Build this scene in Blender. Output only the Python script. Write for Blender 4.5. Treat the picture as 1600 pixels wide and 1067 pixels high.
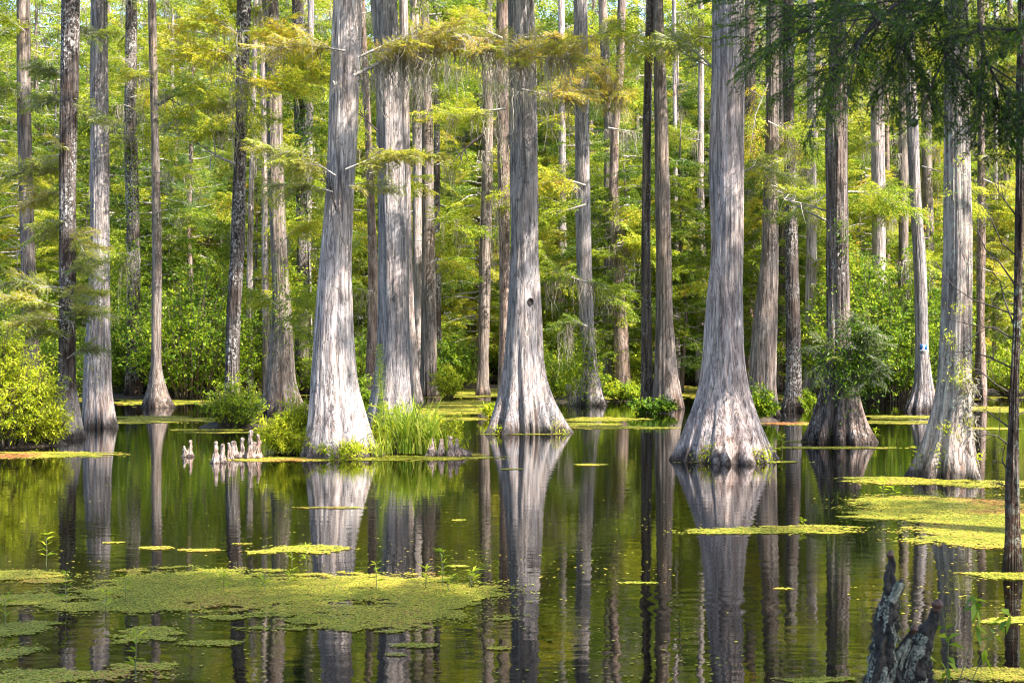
import bpy, math, random
import numpy as np
from math import radians as Rd, pi

for o in list(bpy.data.objects): bpy.data.objects.remove(o)
SC = bpy.context.scene
COL = SC.collection

# ------------------------------------------------------------------ camera, world, sun, exposure
CH = 1.7                       # camera height over the water
FPX = 50.0 / 36.0 * 1600.0     # focal length in photograph pixels
HY = 533.5
cam_d = bpy.data.cameras.new("camera"); cam = bpy.data.objects.new("camera", cam_d); COL.objects.link(cam)
cam.location = (0, 0, CH); cam.rotation_euler = (pi / 2, 0, 0)
cam_d.lens = 50; cam_d.sensor_width = 36; cam_d.clip_start = 0.05; cam_d.clip_end = 2000
cam_d.dof.use_dof = True; cam_d.dof.focus_distance = 23; cam_d.dof.aperture_fstop = 8
SC.camera = cam
SUN = np.array([0.62, -0.40, 0.78]); SUN /= np.linalg.norm(SUN)
SUN_EL = math.asin(SUN[2]); SUN_ROT = math.atan2(SUN[0], SUN[1])
w = bpy.data.worlds.new("World"); SC.world = w; w.use_nodes = True
nt = w.node_tree; bg = nt.nodes["Background"]
sky = nt.nodes.new("ShaderNodeTexSky"); sky.sky_type = 'NISHITA'; sky.sun_disc = False
sky.sun_elevation = SUN_EL; sky.sun_rotation = SUN_ROT; sky.dust_density = 1.5
nt.links.new(sky.outputs[0], bg.inputs[0]); bg.inputs[1].default_value = 0.15
sd = bpy.data.lights.new("sun", 'SUN'); sd.energy = 5.0; sd.angle = Rd(0.53); sd.color = (1.0, 0.94, 0.84)
so = bpy.data.objects.new("sun", sd); COL.objects.link(so)
import mathutils
so.rotation_euler = mathutils.Vector(SUN).to_track_quat('Z', 'Y').to_euler(); so.location = (20, -20, 40)
SC.view_settings.view_transform = 'Standard'; SC.view_settings.look = 'None'
SC.view_settings.exposure = 1.85; SC.view_settings.gamma = 1.0
SC.render.engine = 'CYCLES'
cy = SC.cycles
cy.max_bounces = 7; cy.diffuse_bounces = 4; cy.glossy_bounces = 3; cy.transmission_bounces = 4; cy.transparent_max_bounces = 4
cy.caustics_reflective = False; cy.caustics_refractive = False
cy.filter_width = 1.15; cy.use_denoising = True; cy.sample_clamp_indirect = 4.0

# ------------------------------------------------------------------ helpers
RNG = np.random.default_rng(7)
def depth(y): return FPX * CH / (y - HY)
def pt(x, y, D): return np.array([(x - 800) / FPX * D, D, CH - (y - HY) / FPX * D])

def hash3(ix, iy, iz, seed):
    h = (ix.astype(np.int64) * 374761393 + iy.astype(np.int64) * 668265263 + iz.astype(np.int64) * 2147483647 + seed * 974634777) & 0xffffffff
    h = ((h ^ (h >> 13)) * 1274126177) & 0xffffffff
    h = ((h ^ (h >> 16)) * 2246822519) & 0xffffffff
    return ((h ^ (h >> 15)) & 0xffffff) / float(0xffffff)
def vnoise(x, y, z=None, seed=0):
    x = np.asarray(x, float); y = np.asarray(y, float); z = np.zeros_like(x) if z is None else np.asarray(z, float)
    x, y, z = np.broadcast_arrays(x, y, z)
    xi = np.floor(x); yi = np.floor(y); zi = np.floor(z)
    fx = x - xi; fy = y - yi; fz = z - zi
    fx = fx * fx * (3 - 2 * fx); fy = fy * fy * (3 - 2 * fy); fz = fz * fz * (3 - 2 * fz)
    r = 0
    for a in (0, 1):
        for b in (0, 1):
            for c in (0, 1):
                wt = (fx if a else 1 - fx) * (fy if b else 1 - fy) * (fz if c else 1 - fz)
                r = r + wt * hash3(xi + a, yi + b, zi + c, seed)
    return r * 2 - 1
def fbm(x, y, z=None, seed=0, n=4):
    r = 0; a = 1.0; s = 1.0; t = 0
    for i in range(n):
        r = r + a * vnoise(np.asarray(x) * s, np.asarray(y) * s, None if z is None else np.asarray(z) * s, seed + i)
        t += a; a *= 0.5; s *= 2.03
    return r / t

def mesh_np(name, V, Q, attrs=None, smooth=False, mat=None, cols=None):
    """quads (or tris) mesh from arrays; attrs: dict name->per-face floats"""
    V = np.asarray(V, np.float32).reshape(-1, 3); Q = np.asarray(Q, np.int32)
    me = bpy.data.meshes.new(name)
    k = Q.shape[1]; n = len(Q)
    me.vertices.add(len(V)); me.vertices.foreach_set("co", V.ravel())
    me.loops.add(n * k); me.loops.foreach_set("vertex_index", Q.ravel())
    me.polygons.add(n); me.polygons.foreach_set("loop_start", np.arange(0, n * k, k, dtype=np.int32))
    me.polygons.foreach_set("loop_total", np.full(n, k, np.int32))
    if smooth: me.polygons.foreach_set("use_smooth", np.ones(n, bool))
    me.update(calc_edges=True)
    if attrs:
        for kx, a in attrs.items():
            at = me.attributes.new(kx, 'FLOAT', 'FACE'); at.data.foreach_set("value", np.asarray(a, np.float32))
    if mat: me.materials.append(mat)
    return me

class Geo:
    """collects quads"""
    def __init__(s): s.V = []; s.Q = []; s.T = []; s.n = 0
    def add(s, V, Q, t=0.5):
        V = np.asarray(V, float).reshape(-1, 3); Q = np.asarray(Q, int)
        s.V.append(V); s.Q.append(Q + s.n); s.n += len(V)
        s.T.append(np.broadcast_to(np.asarray(t, float), (len(Q),)))
    def leaves(s, L, t):
        L = np.asarray(L).reshape(-1, 4, 3); n = len(L)
        if n: s.add(L.reshape(-1, 3), np.arange(n * 4).reshape(n, 4), t)
    def tube(s, P, R, k=5, t=0.5):
        P = np.asarray(P, float); R = np.broadcast_to(np.asarray(R, float), (len(P),))
        T = np.gradient(P, axis=0); T /= np.linalg.norm(T, axis=1)[:, None] + 1e-9
        up = np.array([0.3, 0.2, 1.0]) if abs(T[:, 2]).mean() < 0.8 else np.array([1.0, 0.2, 0.1])
        A = np.cross(T, up); A /= np.linalg.norm(A, axis=1)[:, None] + 1e-9
        B = np.cross(T, A)
        a = np.arange(k) / k * 2 * pi
        V = P[:, None, :] + R[:, None, None] * (np.cos(a)[None, :, None] * A[:, None, :] + np.sin(a)[None, :, None] * B[:, None, :])
        m = len(P); i = np.arange(m - 1)[:, None]; j = np.arange(k)[None, :]
        Q = np.stack([i * k + j, i * k + (j + 1) % k, (i + 1) * k + (j + 1) % k, (i + 1) * k + j], -1).reshape(-1, 4)
        s.add(V.reshape(-1, 3), Q, t)
    def mesh(s, name, mat, smooth=False):
        if not s.V: s.add([[0, 0, -5], [.001, 0, -5], [.001, .001, -5], [0, .001, -5]], [[0, 1, 2, 3]])
        return mesh_np(name, np.concatenate(s.V), np.concatenate(s.Q), {"tint": np.concatenate(s.T)}, smooth, mat)

def thing(name, label, cat, loc=(0, 0, 0), rz=0.0, group=None, scale=None):
    o = bpy.data.objects.new(name, None); COL.objects.link(o)
    o.location = loc; o.rotation_euler = (0, 0, rz); o["label"] = label; o["category"] = cat
    if scale is not None: o.scale = scale
    if group: o["group"] = group
    o.empty_display_size = 0.2
    return o
def part(name, me, parent, loc=(0, 0, 0), rz=0.0, scale=None, label=None):
    o = bpy.data.objects.new(name, me); COL.objects.link(o); o.parent = parent
    o.location = loc; o.rotation_euler = (0, 0, rz)
    if scale is not None: o.scale = scale
    if label: o["label"] = label
    if "moss" in name: o["kind"] = "stuff"
    return o
def solo(name, me, label, cat, loc=(0, 0, 0), group=None, kind=None):
    o = bpy.data.objects.new(name, me); COL.objects.link(o); o.location = loc
    if label: o["label"] = label
    if cat: o["category"] = cat
    if group: o["group"] = group
    if kind: o["kind"] = kind
    return o

# ------------------------------------------------------------------ materials
def newmat(name):
    m = bpy.data.materials.new(name); m.use_nodes = True
    nt = m.node_tree; nt.nodes.clear()
    out = nt.nodes.new("ShaderNodeOutputMaterial")
    return m, nt, out
def N(nt, t, **kw):
    n = nt.nodes.new(t)
    for k, v in kw.items(): setattr(n, k, v)
    return n
def ramp(nt, fac, stops, interp='LINEAR'):
    r = N(nt, "ShaderNodeValToRGB"); cr = r.color_ramp; cr.interpolation = interp
    while len(cr.elements) > 1: cr.elements.remove(cr.elements[-1])
    for i, (p, c) in enumerate(stops):
        e = cr.elements[0] if i == 0 else cr.elements.new(p)
        e.position = p; e.color = (*c, 1) if len(c) == 3 else c
    nt.links.new(fac, r.inputs[0]); return r.outputs[0]
def mixc(nt, f, a, b, mode='MIX'):
    m = N(nt, "ShaderNodeMix", data_type='RGBA', blend_type=mode)
    for s, v in ((m.inputs[0], f), (m.inputs[6], a), (m.inputs[7], b)):
        if hasattr(v, "links"): nt.links.new(v, s)
        elif isinstance(v, (int, float)): s.default_value = v
        else: s.default_value = (*v, 1)
    return m.outputs[2]
def math_(nt, op, a, b=None, c=None):
    m = N(nt, "ShaderNodeMath", operation=op)
    for i, v in enumerate((a, b, c)):
        if v is None: continue
        if hasattr(v, "links"): nt.links.new(v, m.inputs[i])
        else: m.inputs[i].default_value = v
    return m.outputs[0]

def leaf_mat(name, stops, trans=0.45, rough=0.5, var=0.25, spec=0.3):
    m, nt, out = newmat(name)
    at = N(nt, "ShaderNodeAttribute", attribute_name="tint")
    oi = N(nt, "ShaderNodeObjectInfo")
    f = math_(nt, 'ADD', at.outputs["Fac"], math_(nt, 'MULTIPLY', math_(nt, 'SUBTRACT', oi.outputs["Random"], 0.5), var))
    c = ramp(nt, f, stops)
    b = N(nt, "ShaderNodeBsdfPrincipled"); b.inputs["Roughness"].default_value = rough
    b.inputs["Specular IOR Level"].default_value = spec
    nt.links.new(c, b.inputs["Base Color"])
    t = N(nt, "ShaderNodeBsdfTranslucent")
    hs = N(nt, "ShaderNodeHueSaturation"); hs.inputs["Value"].default_value = 1.25; hs.inputs["Saturation"].default_value = 1.0
    nt.links.new(c, hs.inputs["Color"]); nt.links.new(hs.outputs[0], t.inputs[0])
    mx = N(nt, "ShaderNodeMixShader"); mx.inputs[0].default_value = trans
    nt.links.new(b.outputs[0], mx.inputs[1]); nt.links.new(t.outputs[0], mx.inputs[2]); nt.links.new(mx.outputs[0], out.inputs[0])
    return m
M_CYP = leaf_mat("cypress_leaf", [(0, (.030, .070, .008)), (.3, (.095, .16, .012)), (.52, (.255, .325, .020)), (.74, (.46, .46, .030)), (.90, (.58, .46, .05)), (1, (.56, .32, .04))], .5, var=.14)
M_BROAD = leaf_mat("broad_leaf", [(0, (.025, .07, .008)), (.35, (.11, .21, .012)), (.65, (.30, .38, .016)), (1, (.58, .58, .035))], .42, .45, .2, .25)
M_GRASS = leaf_mat("grass_blade", [(0, (.14, .24, .02)), (.6, (.34, .42, .04)), (1, (.60, .56, .14))], .4)
M_PINE = leaf_mat("pine_needle", [(0, (.05, .11, .04)), (.5, (.12, .20, .06)), (1, (.25, .33, .08))], .3)
M_MOSS = leaf_mat("spanish_moss", [(0, (.15, .125, .095)), (.5, (.31, .27, .21)), (1, (.50, .45, .37))], .35, .9, .2, .1)

def bark_mat(name, dark, mid, light, streak=16.0, zs=0.10, foot=None, lichen=0.25, lcol=(.38, .42, .36), red=(.30, .14, .08), redamt=0.35, crack=0.5, bump=0.6, wetz=0.24):
    m, nt, out = newmat(name)
    tc = N(nt, "ShaderNodeTexCoord"); oi = N(nt, "ShaderNodeObjectInfo")
    off = N(nt, "ShaderNodeVectorMath", operation='ADD')
    cb = N(nt, "ShaderNodeCombineXYZ")
    nt.links.new(math_(nt, 'MULTIPLY', oi.outputs["Random"], 37.0), cb.inputs[2])
    nt.links.new(tc.outputs["Object"], off.inputs[0]); nt.links.new(cb.outputs[0], off.inputs[1])
    def noise(scale, sz, detail=5, rough=.6, dist=0.0):
        mp = N(nt, "ShaderNodeMapping"); mp.inputs["Scale"].default_value = (scale, scale, scale * sz)
        nt.links.new(off.outputs[0], mp.inputs[0])
        n = N(nt, "ShaderNodeTexNoise"); n.inputs["Scale"].default_value = 1; n.inputs["Detail"].default_value = detail
        n.inputs["Roughness"].default_value = rough; n.inputs["Distortion"].default_value = dist
        nt.links.new(mp.outputs[0], n.inputs["Vector"]); return n.outputs["Fac"]
    fib = noise(streak, zs, 6, .65, .4)          # long fibres
    fine = noise(streak * 3.2, zs * .9, 4, .6)
    big = noise(1.6, .5, 4, .6, .5)
    c = ramp(nt, fib, [(.30, dark), (.50, mid), (.72, light)])
    c = mixc(nt, .55, c, ramp(nt, fine, [(.34, (.34, .34, .36)), (.62, (1.26, 1.25, 1.26))]), 'MULTIPLY')
    c = mixc(nt, .6, c, ramp(nt, big, [(.3, (.62, .60, .62)), (.7, (1.15, 1.12, 1.08))]), 'MULTIPLY')
    # cracks between the bark strips
    cr = noise(streak * 1.1, zs * .55, 3, .5, .2)
    crk = ramp(nt, cr, [(.36, (1, 1, 1)), (.46, (0, 0, 0))])
    c = mixc(nt, math_(nt, 'MULTIPLY', crk, crack), c, tuple(x * .35 for x in dark))
    # furrows: thin dark contour lines following the grain, with short cross breaks
    f1 = noise(streak * .62, zs * 1.1, 3, .45, .8); fa = math_(nt, 'ABSOLUTE', math_(nt, 'SUBTRACT', f1, .5))
    fur = ramp(nt, fa, [(.0, (1, 1, 1)), (.030, (0, 0, 0))])
    f2 = noise(streak * .5, .55, 3, .5, .3); fb = math_(nt, 'ABSOLUTE', math_(nt, 'SUBTRACT', f2, .5))
    cross = math_(nt, 'MULTIPLY', ramp(nt, fb, [(.0, (1, 1, 1)), (.012, (0, 0, 0))]), ramp(nt, noise(5, .5, 2), [(.47, (0, 0, 0)), (.55, (1, 1, 1))]))
    lines = math_(nt, 'MAXIMUM', fur, cross)
    c = mixc(nt, math_(nt, 'MULTIPLY', lines, .62), c, tuple(x * .3 for x in dark))
    tone = noise(2.6, .35, 4, .6, .6)
    c = mixc(nt, .8, c, ramp(nt, tone, [(.36, (.70, .74, .80)), (.5, (1, .98, .97)), (.66, (1.16, 1.04, .95))]), 'MULTIPLY')
    # lichen flecks
    ln = noise(22, .8, 5, .75, .3); lm = ramp(nt, ln, [(.60 - .12 * lichen, (0, 0, 0)), (.68 - .1 * lichen, (1, 1, 1))])
    lp = ramp(nt, noise(2.3, .6, 3, .5), [(.40, (0, 0, 0)), (.62, (1, 1, 1))])
    c = mixc(nt, math_(nt, 'MULTIPLY', math_(nt, 'MULTIPLY', lm, lp), min(1, lichen * 2)), c, lcol)
    # red inner bark exposed near the flare, water stain at the foot
    sx = N(nt, "ShaderNodeSeparateXYZ"); nt.links.new(tc.outputs["Object"], sx.inputs[0])
    if foot:
        fz = math_(nt, 'ADD', sx.outputs[2], math_(nt, 'MULTIPLY', math_(nt, 'SUBTRACT', fib, .5), 1.2))
        fm = N(nt, "ShaderNodeMapRange"); fm.inputs[1].default_value = .35; fm.inputs[2].default_value = .85; fm.inputs[3].default_value = 1; fm.inputs[4].default_value = 0
        nt.links.new(fz, fm.inputs[0]); c = mixc(nt, math_(nt, 'MULTIPLY', fm.outputs[0], .9), c, ramp(nt, fine, [(.3, tuple(q * .4 for q in foot)), (.6, foot)]))
    zr = N(nt, "ShaderNodeMapRange"); zr.inputs[1].default_value = 0.1; zr.inputs[2].default_value = 1.1; zr.inputs[3].default_value = 1; zr.inputs[4].default_value = 0.12
    nt.links.new(sx.outputs[2], zr.inputs[0])
    rn = ramp(nt, noise(9, .22, 5, .7, .5), [(.48, (0, 0, 0)), (.62, (1, 1, 1))])
    c = mixc(nt, math_(nt, 'MULTIPLY', math_(nt, 'MULTIPLY', zr.outputs[0], rn), redamt), c, red)
    wz = math_(nt, 'ADD', sx.outputs[2], math_(nt, 'MULTIPLY', math_(nt, 'SUBTRACT', noise(7, .4, 4), .5), -.75 * wetz / .24))
    wet = N(nt, "ShaderNodeMapRange"); wet.inputs[1].default_value = wetz * .2; wet.inputs[2].default_value = wetz; wet.inputs[3].default_value = .85; wet.inputs[4].default_value = 0
    nt.links.new(wz, wet.inputs[0])
    c = mixc(nt, wet.outputs[0], c, (.018, .013, .010))
    b = N(nt, "ShaderNodeBsdfPrincipled"); b.inputs["Roughness"].default_value = .85; b.inputs["Specular IOR Level"].default_value = .2
    nt.links.new(c, b.inputs["Base Color"])
    h = math_(nt, 'ADD', math_(nt, 'MULTIPLY', fib, 1.0), math_(nt, 'MULTIPLY', fine, .35))
    h = math_(nt, 'SUBTRACT', h, math_(nt, 'MULTIPLY', crk, .35)); h = math_(nt, 'SUBTRACT', h, math_(nt, 'MULTIPLY', lines, .5))
    bp = N(nt, "ShaderNodeBump"); bp.inputs["Strength"].default_value = bump; bp.inputs["Distance"].default_value = .05
    nt.links.new(h, bp.inputs["Height"]); nt.links.new(bp.outputs[0], b.inputs["Normal"])
    nt.links.new(b.outputs[0], out.inputs[0])
    return m
BARK = {
 "pale": bark_mat("bark_pale_cypress", (.15, .122, .117), (.42, .355, .335), (.62, .55, .52), 18, .085, lichen=.25),
 "grey": bark_mat("bark_grey_cypress", (.11, .10, .102), (.32, .29, .288), (.51, .465, .45), 19, .085, lichen=.35),
 "white": bark_mat("bark_white_cypress", (.16, .135, .125), (.48, .42, .395), (.70, .64, .60), 18, .10, lichen=.3, lcol=(.34, .38, .33), redamt=.2),
 "brown": bark_mat("bark_brown", (.085, .066, .058), (.23, .19, .165), (.38, .33, .295), 15, .08, lichen=.2),
 "dark": bark_mat("bark_dark_lichen", (.022, .016, .014), (.075, .058, .050), (.20, .17, .155), 13, .14, lichen=.9, lcol=(.42, .40, .38), redamt=.3, crack=.7),
 "darkpale": bark_mat("bark_dark_pale_foot", (.022, .016, .014), (.075, .058, .050), (.20, .17, .155), 13, .14, foot=(.46, .40, .36), lichen=.9, lcol=(.42, .40, .38), crack=.6),
 "red": bark_mat("bark_red_pine", (.09, .062, .05), (.25, .185, .155), (.40, .32, .275), 10, .22, lichen=.15),
 "flare": bark_mat("bark_dark_flare", (.05, .04, .035), (.17, .135, .12), (.34, .29, .27), 11, .09, lichen=.5, lcol=(.45, .43, .40), crack=.7, bump=.9),
 "sapling": bark_mat("bark_dark_sapling", (.03, .022, .018), (.085, .062, .052), (.20, .16, .14), 26, .2, lichen=.8, lcol=(.30, .34, .27), crack=.3),
 "mossy": bark_mat("bark_lichen", (.09, .075, .07), (.32, .275, .255), (.58, .515, .485), 12, .08, lichen=.85, lcol=(.33, .35, .28)),
}
def simple_mat(name, col, rough=.8, ns=20, amt=.5, col2=None, bump=.3, bd=.02):
    m, nt, out = newmat(name)
    tc = N(nt, "ShaderNodeTexCoord"); n = N(nt, "ShaderNodeTexNoise"); n.inputs["Scale"].default_value = ns; n.inputs["Detail"].default_value = 6
    nt.links.new(tc.outputs["Object"], n.inputs["Vector"])
    c2 = col2 or tuple(x * (1 - amt) for x in col)
    c = ramp(nt, n.outputs["Fac"], [(.38, c2), (.62, col)])
    b = N(nt, "ShaderNodeBsdfPrincipled"); b.inputs["Roughness"].default_value = rough; nt.links.new(c, b.inputs["Base Color"])
    bp = N(nt, "ShaderNodeBump"); bp.inputs["Strength"].default_value = bump; bp.inputs["Distance"].default_value = bd
    nt.links.new(n.outputs["Fac"], bp.inputs["Height"]); nt.links.new(bp.outputs[0], b.inputs["Normal"])
    nt.links.new(b.outputs[0], out.inputs[0]); return m
M_TWIG = simple_mat("twig_grey", (.46, .41, .37), ns=30)
M_TWIGD = simple_mat("twig_dark", (.05, .037, .032), ns=30)
M_BSTEM = simple_mat("bush_stem", (.10, .075, .045), ns=30)
M_STEM = simple_mat("green_stem", (.16, .17, .06), ns=30)
M_SOIL = simple_mat("wet_soil", (.06, .04, .025), .7, 9, .6, bump=.6)
M_KNEE = bark_mat("knee_wood", (.14, .095, .08), (.42, .34, .30), (.66, .58, .53), 26, .22, lichen=.2, red=(.34, .17, .10), redamt=.35, bump=.9, wetz=.05)
M_KNEED = simple_mat("dark_knee_bark", (.026, .019, .015), .8, 26, .6, bump=.9, bd=.03)
M_TIP = simple_mat("red_knee_tip", (.085, .036, .022), .6, 40, .4)
M_LICH = simple_mat("crust_lichen", (.32, .33, .27), .95, 60, .6, bump=1, bd=.01)
M_BLUE = simple_mat("blue_plate", (.012, .085, .27), .4, 6, .1, bump=.02)
M_WHITE = simple_mat("white_paint", (.78, .78, .76), .5, 6, .05, bump=.02)
M_CONE = simple_mat("green_cone", (.10, .13, .05), .7, 90, .5, bump=.8)

# water
def water_mat():
    m, nt, out = newmat("swamp_water")
    tc = N(nt, "ShaderNodeTexCoord")
    b = N(nt, "ShaderNodeBsdfPrincipled")
    b.inputs["Base Color"].default_value = (.0018, .0014, .0006, 1); b.inputs["Roughness"].default_value = 0.012
    b.inputs["IOR"].default_value = 1.333; b.inputs["Specular IOR Level"].default_value = .5
    def noise(sx, sy, sc, d=2):
        mp = N(nt, "ShaderNodeMapping"); mp.inputs["Scale"].default_value = (sx, sy, 1)
        nt.links.new(tc.outputs["Object"], mp.inputs[0]); n = N(nt, "ShaderNodeTexNoise")
        n.inputs["Scale"].default_value = sc; n.inputs["Detail"].default_value = d
        nt.links.new(mp.outputs[0], n.inputs["Vector"]); return n.outputs["Fac"]
    h1 = noise(1, 2.2, 2.6); h2 = noise(1, 1.6, 14, 3)
    big = ramp(nt, noise(1, 1.5, .35), [(.40, (.25, .25, .25)), (.65, (1, 1, 1))])
    # ring ripples where something touched the surface
    sx = N(nt, "ShaderNodeVectorMath", operation='DISTANCE'); sx.inputs[1].default_value = (1.20, 9.2, 0)
    nt.links.new(tc.outputs["Object"], sx.inputs[0])
    ring = math_(nt, 'SINE', math_(nt, 'MULTIPLY', sx.outputs["Value"], 34))
    fall = N(nt, "ShaderNodeMapRange"); fall.inputs[1].default_value = .15; fall.inputs[2].default_value = .75; fall.inputs[3].default_value = 1; fall.inputs[4].default_value = 0
    nt.links.new(sx.outputs["Value"], fall.inputs[0])
    ring = math_(nt, 'MULTIPLY', math_(nt, 'MULTIPLY', ring, fall.outputs[0]), .22)
    h = math_(nt, 'ADD', math_(nt, 'MULTIPLY', h1, 1.0), math_(nt, 'MULTIPLY', math_(nt, 'MULTIPLY', h2, big), .22))
    h = math_(nt, 'ADD', h, ring)
    bp = N(nt, "ShaderNodeBump"); bp.inputs["Strength"].default_value = .5; bp.inputs["Distance"].default_value = .0035
    nt.links.new(h, bp.inputs["Height"]); nt.links.new(bp.outputs[0], b.inputs["Normal"])
    nt.links.new(b.outputs[0], out.inputs[0]); return m
M_WATER = water_mat()
M_WEED = leaf_mat("duckweed", [(0, (.10, .13, .0095)), (.4, (.235, .25, .022)), (.7, (.40, .37, .035)), (.85, (.45, .35, .06)), (1, (.36, .13, .05))], .15, .6, 0, .3)
M_FLOOR = simple_mat("forest_floor", (.10, .085, .045), .95, 3, .5, (.05, .07, .02), bump=.5)

# ------------------------------------------------------------------ ground and water
def grid_mesh(name, xs, ys, zf, mat):
    X, Y = np.meshgrid(xs, ys); Z = zf(X, Y); V = np.stack([X, Y, Z], -1).reshape(-1, 3)
    nx = len(xs); i = np.arange(len(ys) - 1)[:, None]; j = np.arange(nx - 1)[None, :]
    Q = np.stack([i * nx + j, i * nx + j + 1, (i + 1) * nx + j + 1, (i + 1) * nx + j], -1).reshape(-1, 4)
    return mesh_np(name, V, Q, None, True, mat)
solo("water", mesh_np("water", [(-900, -300, 0), (900, -300, 0), (900, 1200, 0), (-900, 1200, 0)], [[0, 1, 2, 3]], mat=M_WATER), None, None, kind="structure")
def floor_z(X, Y):
    edge = 66 + 7 * fbm(X * .07, Y * 0, seed=5)
    back = np.clip((Y - edge) / 12, -1, 1) * .45
    side = np.clip((np.abs(X) - (Y * .40 + 9)) / 10, -1, 1) * .35 - .1
    beh = np.clip((-6 - Y) / 6, -1, 1) * .6
    z = np.maximum(np.maximum(back, np.where(Y > 30, side, -1)), beh) + fbm(X * .3, Y * .3, seed=9) * .18
    return z - .06
solo("ground", grid_mesh("ground", np.concatenate([np.linspace(-900, -80, 12), np.linspace(-75, 75, 110), np.linspace(80, 900, 12)]),
     np.concatenate([np.linspace(-300, -45, 8), np.linspace(-40, 130, 120), np.linspace(140, 1200, 14)]), floor_z, M_FLOOR), None, None, kind="structure")

# ------------------------------------------------------------------ foliage generators
def norm(v): return v / (np.linalg.norm(v, axis=-1, keepdims=True) + 1e-9)
def spray(r, L=.9, ntw=16, nl=12, ll=.09, lw=.018, droop=.25):
    """flat feathery cypress spray along +x. returns leaves (n,4,3), twigs polylines"""
    s = np.linspace(.12, 1, ntw) + r.uniform(-.02, .02, ntw)
    side = np.where(np.arange(ntw) % 2 == 0, 1, -1)
    ang = Rd(1) * r.uniform(38, 68, ntw) * side
    tl = L * .48 * np.sin(np.clip(s, 0, 1) * pi * .82 + .28) * r.uniform(.7, 1.1, ntw) + .05
    base = np.stack([s * L, 0.03 * L * np.sin(s * 7), -droop * L * .35 * s ** 2], -1)
    td = np.stack([np.cos(ang), np.sin(ang), r.uniform(-.45, .25, ntw)], -1)
    t = (np.arange(nl) + .6) / nl
    P = base[:, None] + td[:, None] * (t[None, :, None] * tl[:, None, None])
    P[..., 2] -= droop * tl[:, None] * t[None] ** 2 * .6
    lsd = np.where(np.arange(nl) % 2 == 0, 1, -1)[None, :] * np.ones((ntw, 1))
    la = ang[:, None] + lsd * Rd(1) * r.uniform(25, 60, (ntw, nl))
    ld = np.stack([np.cos(la), np.sin(la), r.uniform(-.75, .35, (ntw, nl))], -1)
    ld = norm(ld)
    ln = ll * r.uniform(.55, 1.15, (ntw, nl)) * (1.15 - .5 * t[None])
    side_v = norm(np.cross(ld, np.array([0, 0, .8]) + r.normal(0, .9, (ntw, nl, 3))))
    tip = P + ld * ln[..., None]; mid = P + ld * ln[..., None] * .45
    wv = side_v * (lw * r.uniform(.6, 1.2, (ntw, nl)))[..., None] * .5
    mid[..., 2] += ln * .06; tip[..., 2] -= ln * .15
    Lv = np.stack([P, mid + wv, tip, mid - wv], 2).reshape(-1, 4, 3)
    tw = [np.array([[0, 0, 0], [L * .5, 0.015 * L, -droop * L * .09], [L, 0, -droop * L * .35]])]
    for i in range(0, ntw): tw.append(np.array([base[i], base[i] + td[i] * tl[i] * .5 - [0, 0, droop * tl[i] * .15], base[i] + td[i] * tl[i] - [0, 0, droop * tl[i] * .6]]))
    return Lv, tw
def frame(d, roll=0.0):
    d = norm(np.asarray(d, float)); y = norm(np.cross([0, 0, 1.0], d) if abs(d[2]) < .95 else np.array([0, 1.0, 0])); z = np.cross(d, y)
    c, s = math.cos(roll), math.sin(roll)
    return np.stack([d, y * c + z * s, -y * s + z * c], 0)      # rows = local axes
def make_templates(seed, n, **kw):
    r = np.random.default_rng(seed); return [spray(r, **kw) for _ in range(n)]
TPL_FAR = make_templates(1, 8, L=.9, ntw=17, nl=10, ll=.125, lw=.036)
TPL_MID = make_templates(2, 8, L=.8, ntw=18, nl=12, ll=.095, lw=.024)
TPL_NEAR = make_templates(3, 8, L=.62, ntw=22, nl=18, ll=.070, lw=.014)
TPL_CLOSE = make_templates(4, 6, L=.42, ntw=16, nl=20, ll=.046, lw=.0085, droop=.7)

def put_spray(gl, gw, tpl, r, p, d, sc=1.0, tint=.5, wood=True, roll=None, tv=.13, tr=.004):
    Lv, tw = tpl[r.integers(len(tpl))]
    R = frame(d, r.normal(0, .45) if roll is None else roll) * sc
    L2 = Lv @ R + p
    gl.leaves(L2, np.clip(tint + r.normal(0, tv * .7) + r.normal(0, tv, len(L2)), 0.0, 1))
    if wood and gw is not None:
        gw.tube(tw[0] @ R + p, [tr * 1.3, tr, tr * .4], 3)
        if wood == 2:
            for q in tw[1:]: gw.tube(q @ R + p, [tr * .5, tr * .4, tr * .2], 3)
def limb(gl, gw, r, P, rad, ns, tpl, sc=.9, tint=.5, flat=.25, wood=True, start=.25, tr=.004, spread=1.0, upb=.05):
    """a limb polyline P with sprays both sides"""
    P = np.asarray(P, float); seg = np.linalg.norm(np.diff(P, axis=0), axis=1); cum = np.concatenate([[0], np.cumsum(seg)]) / seg.sum()
    if gw is not None and rad > 0: gw.tube(P, np.interp(cum, [0, 1], [rad, rad * .2]), 5)
    for i in range(ns):
        s = start + (1 - start) * (i + r.uniform(0, 1)) / ns
        p = np.array([np.interp(s, cum, P[:, k]) for k in range(3)])
        k = min(len(P) - 2, np.searchsorted(cum, s) - 1); t = norm(P[k + 1] - P[k])
        sd = 1 if i % 2 else -1
        a = r.uniform(.3, 1.25) * sd * spread if i < ns - 2 else r.uniform(-.3, .3)
        h = np.array([t[0] * math.cos(a) - t[1] * math.sin(a), t[0] * math.sin(a) + t[1] * math.cos(a), r.normal(upb, flat) + t[2] * .3])
        put_spray(gl, gw, tpl, r, p, h, sc * r.uniform(.6, 1.15), tint, 2 if tpl is TPL_NEAR else wood, tr=tr * (1.5 if tpl is TPL_NEAR else 1))
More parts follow.
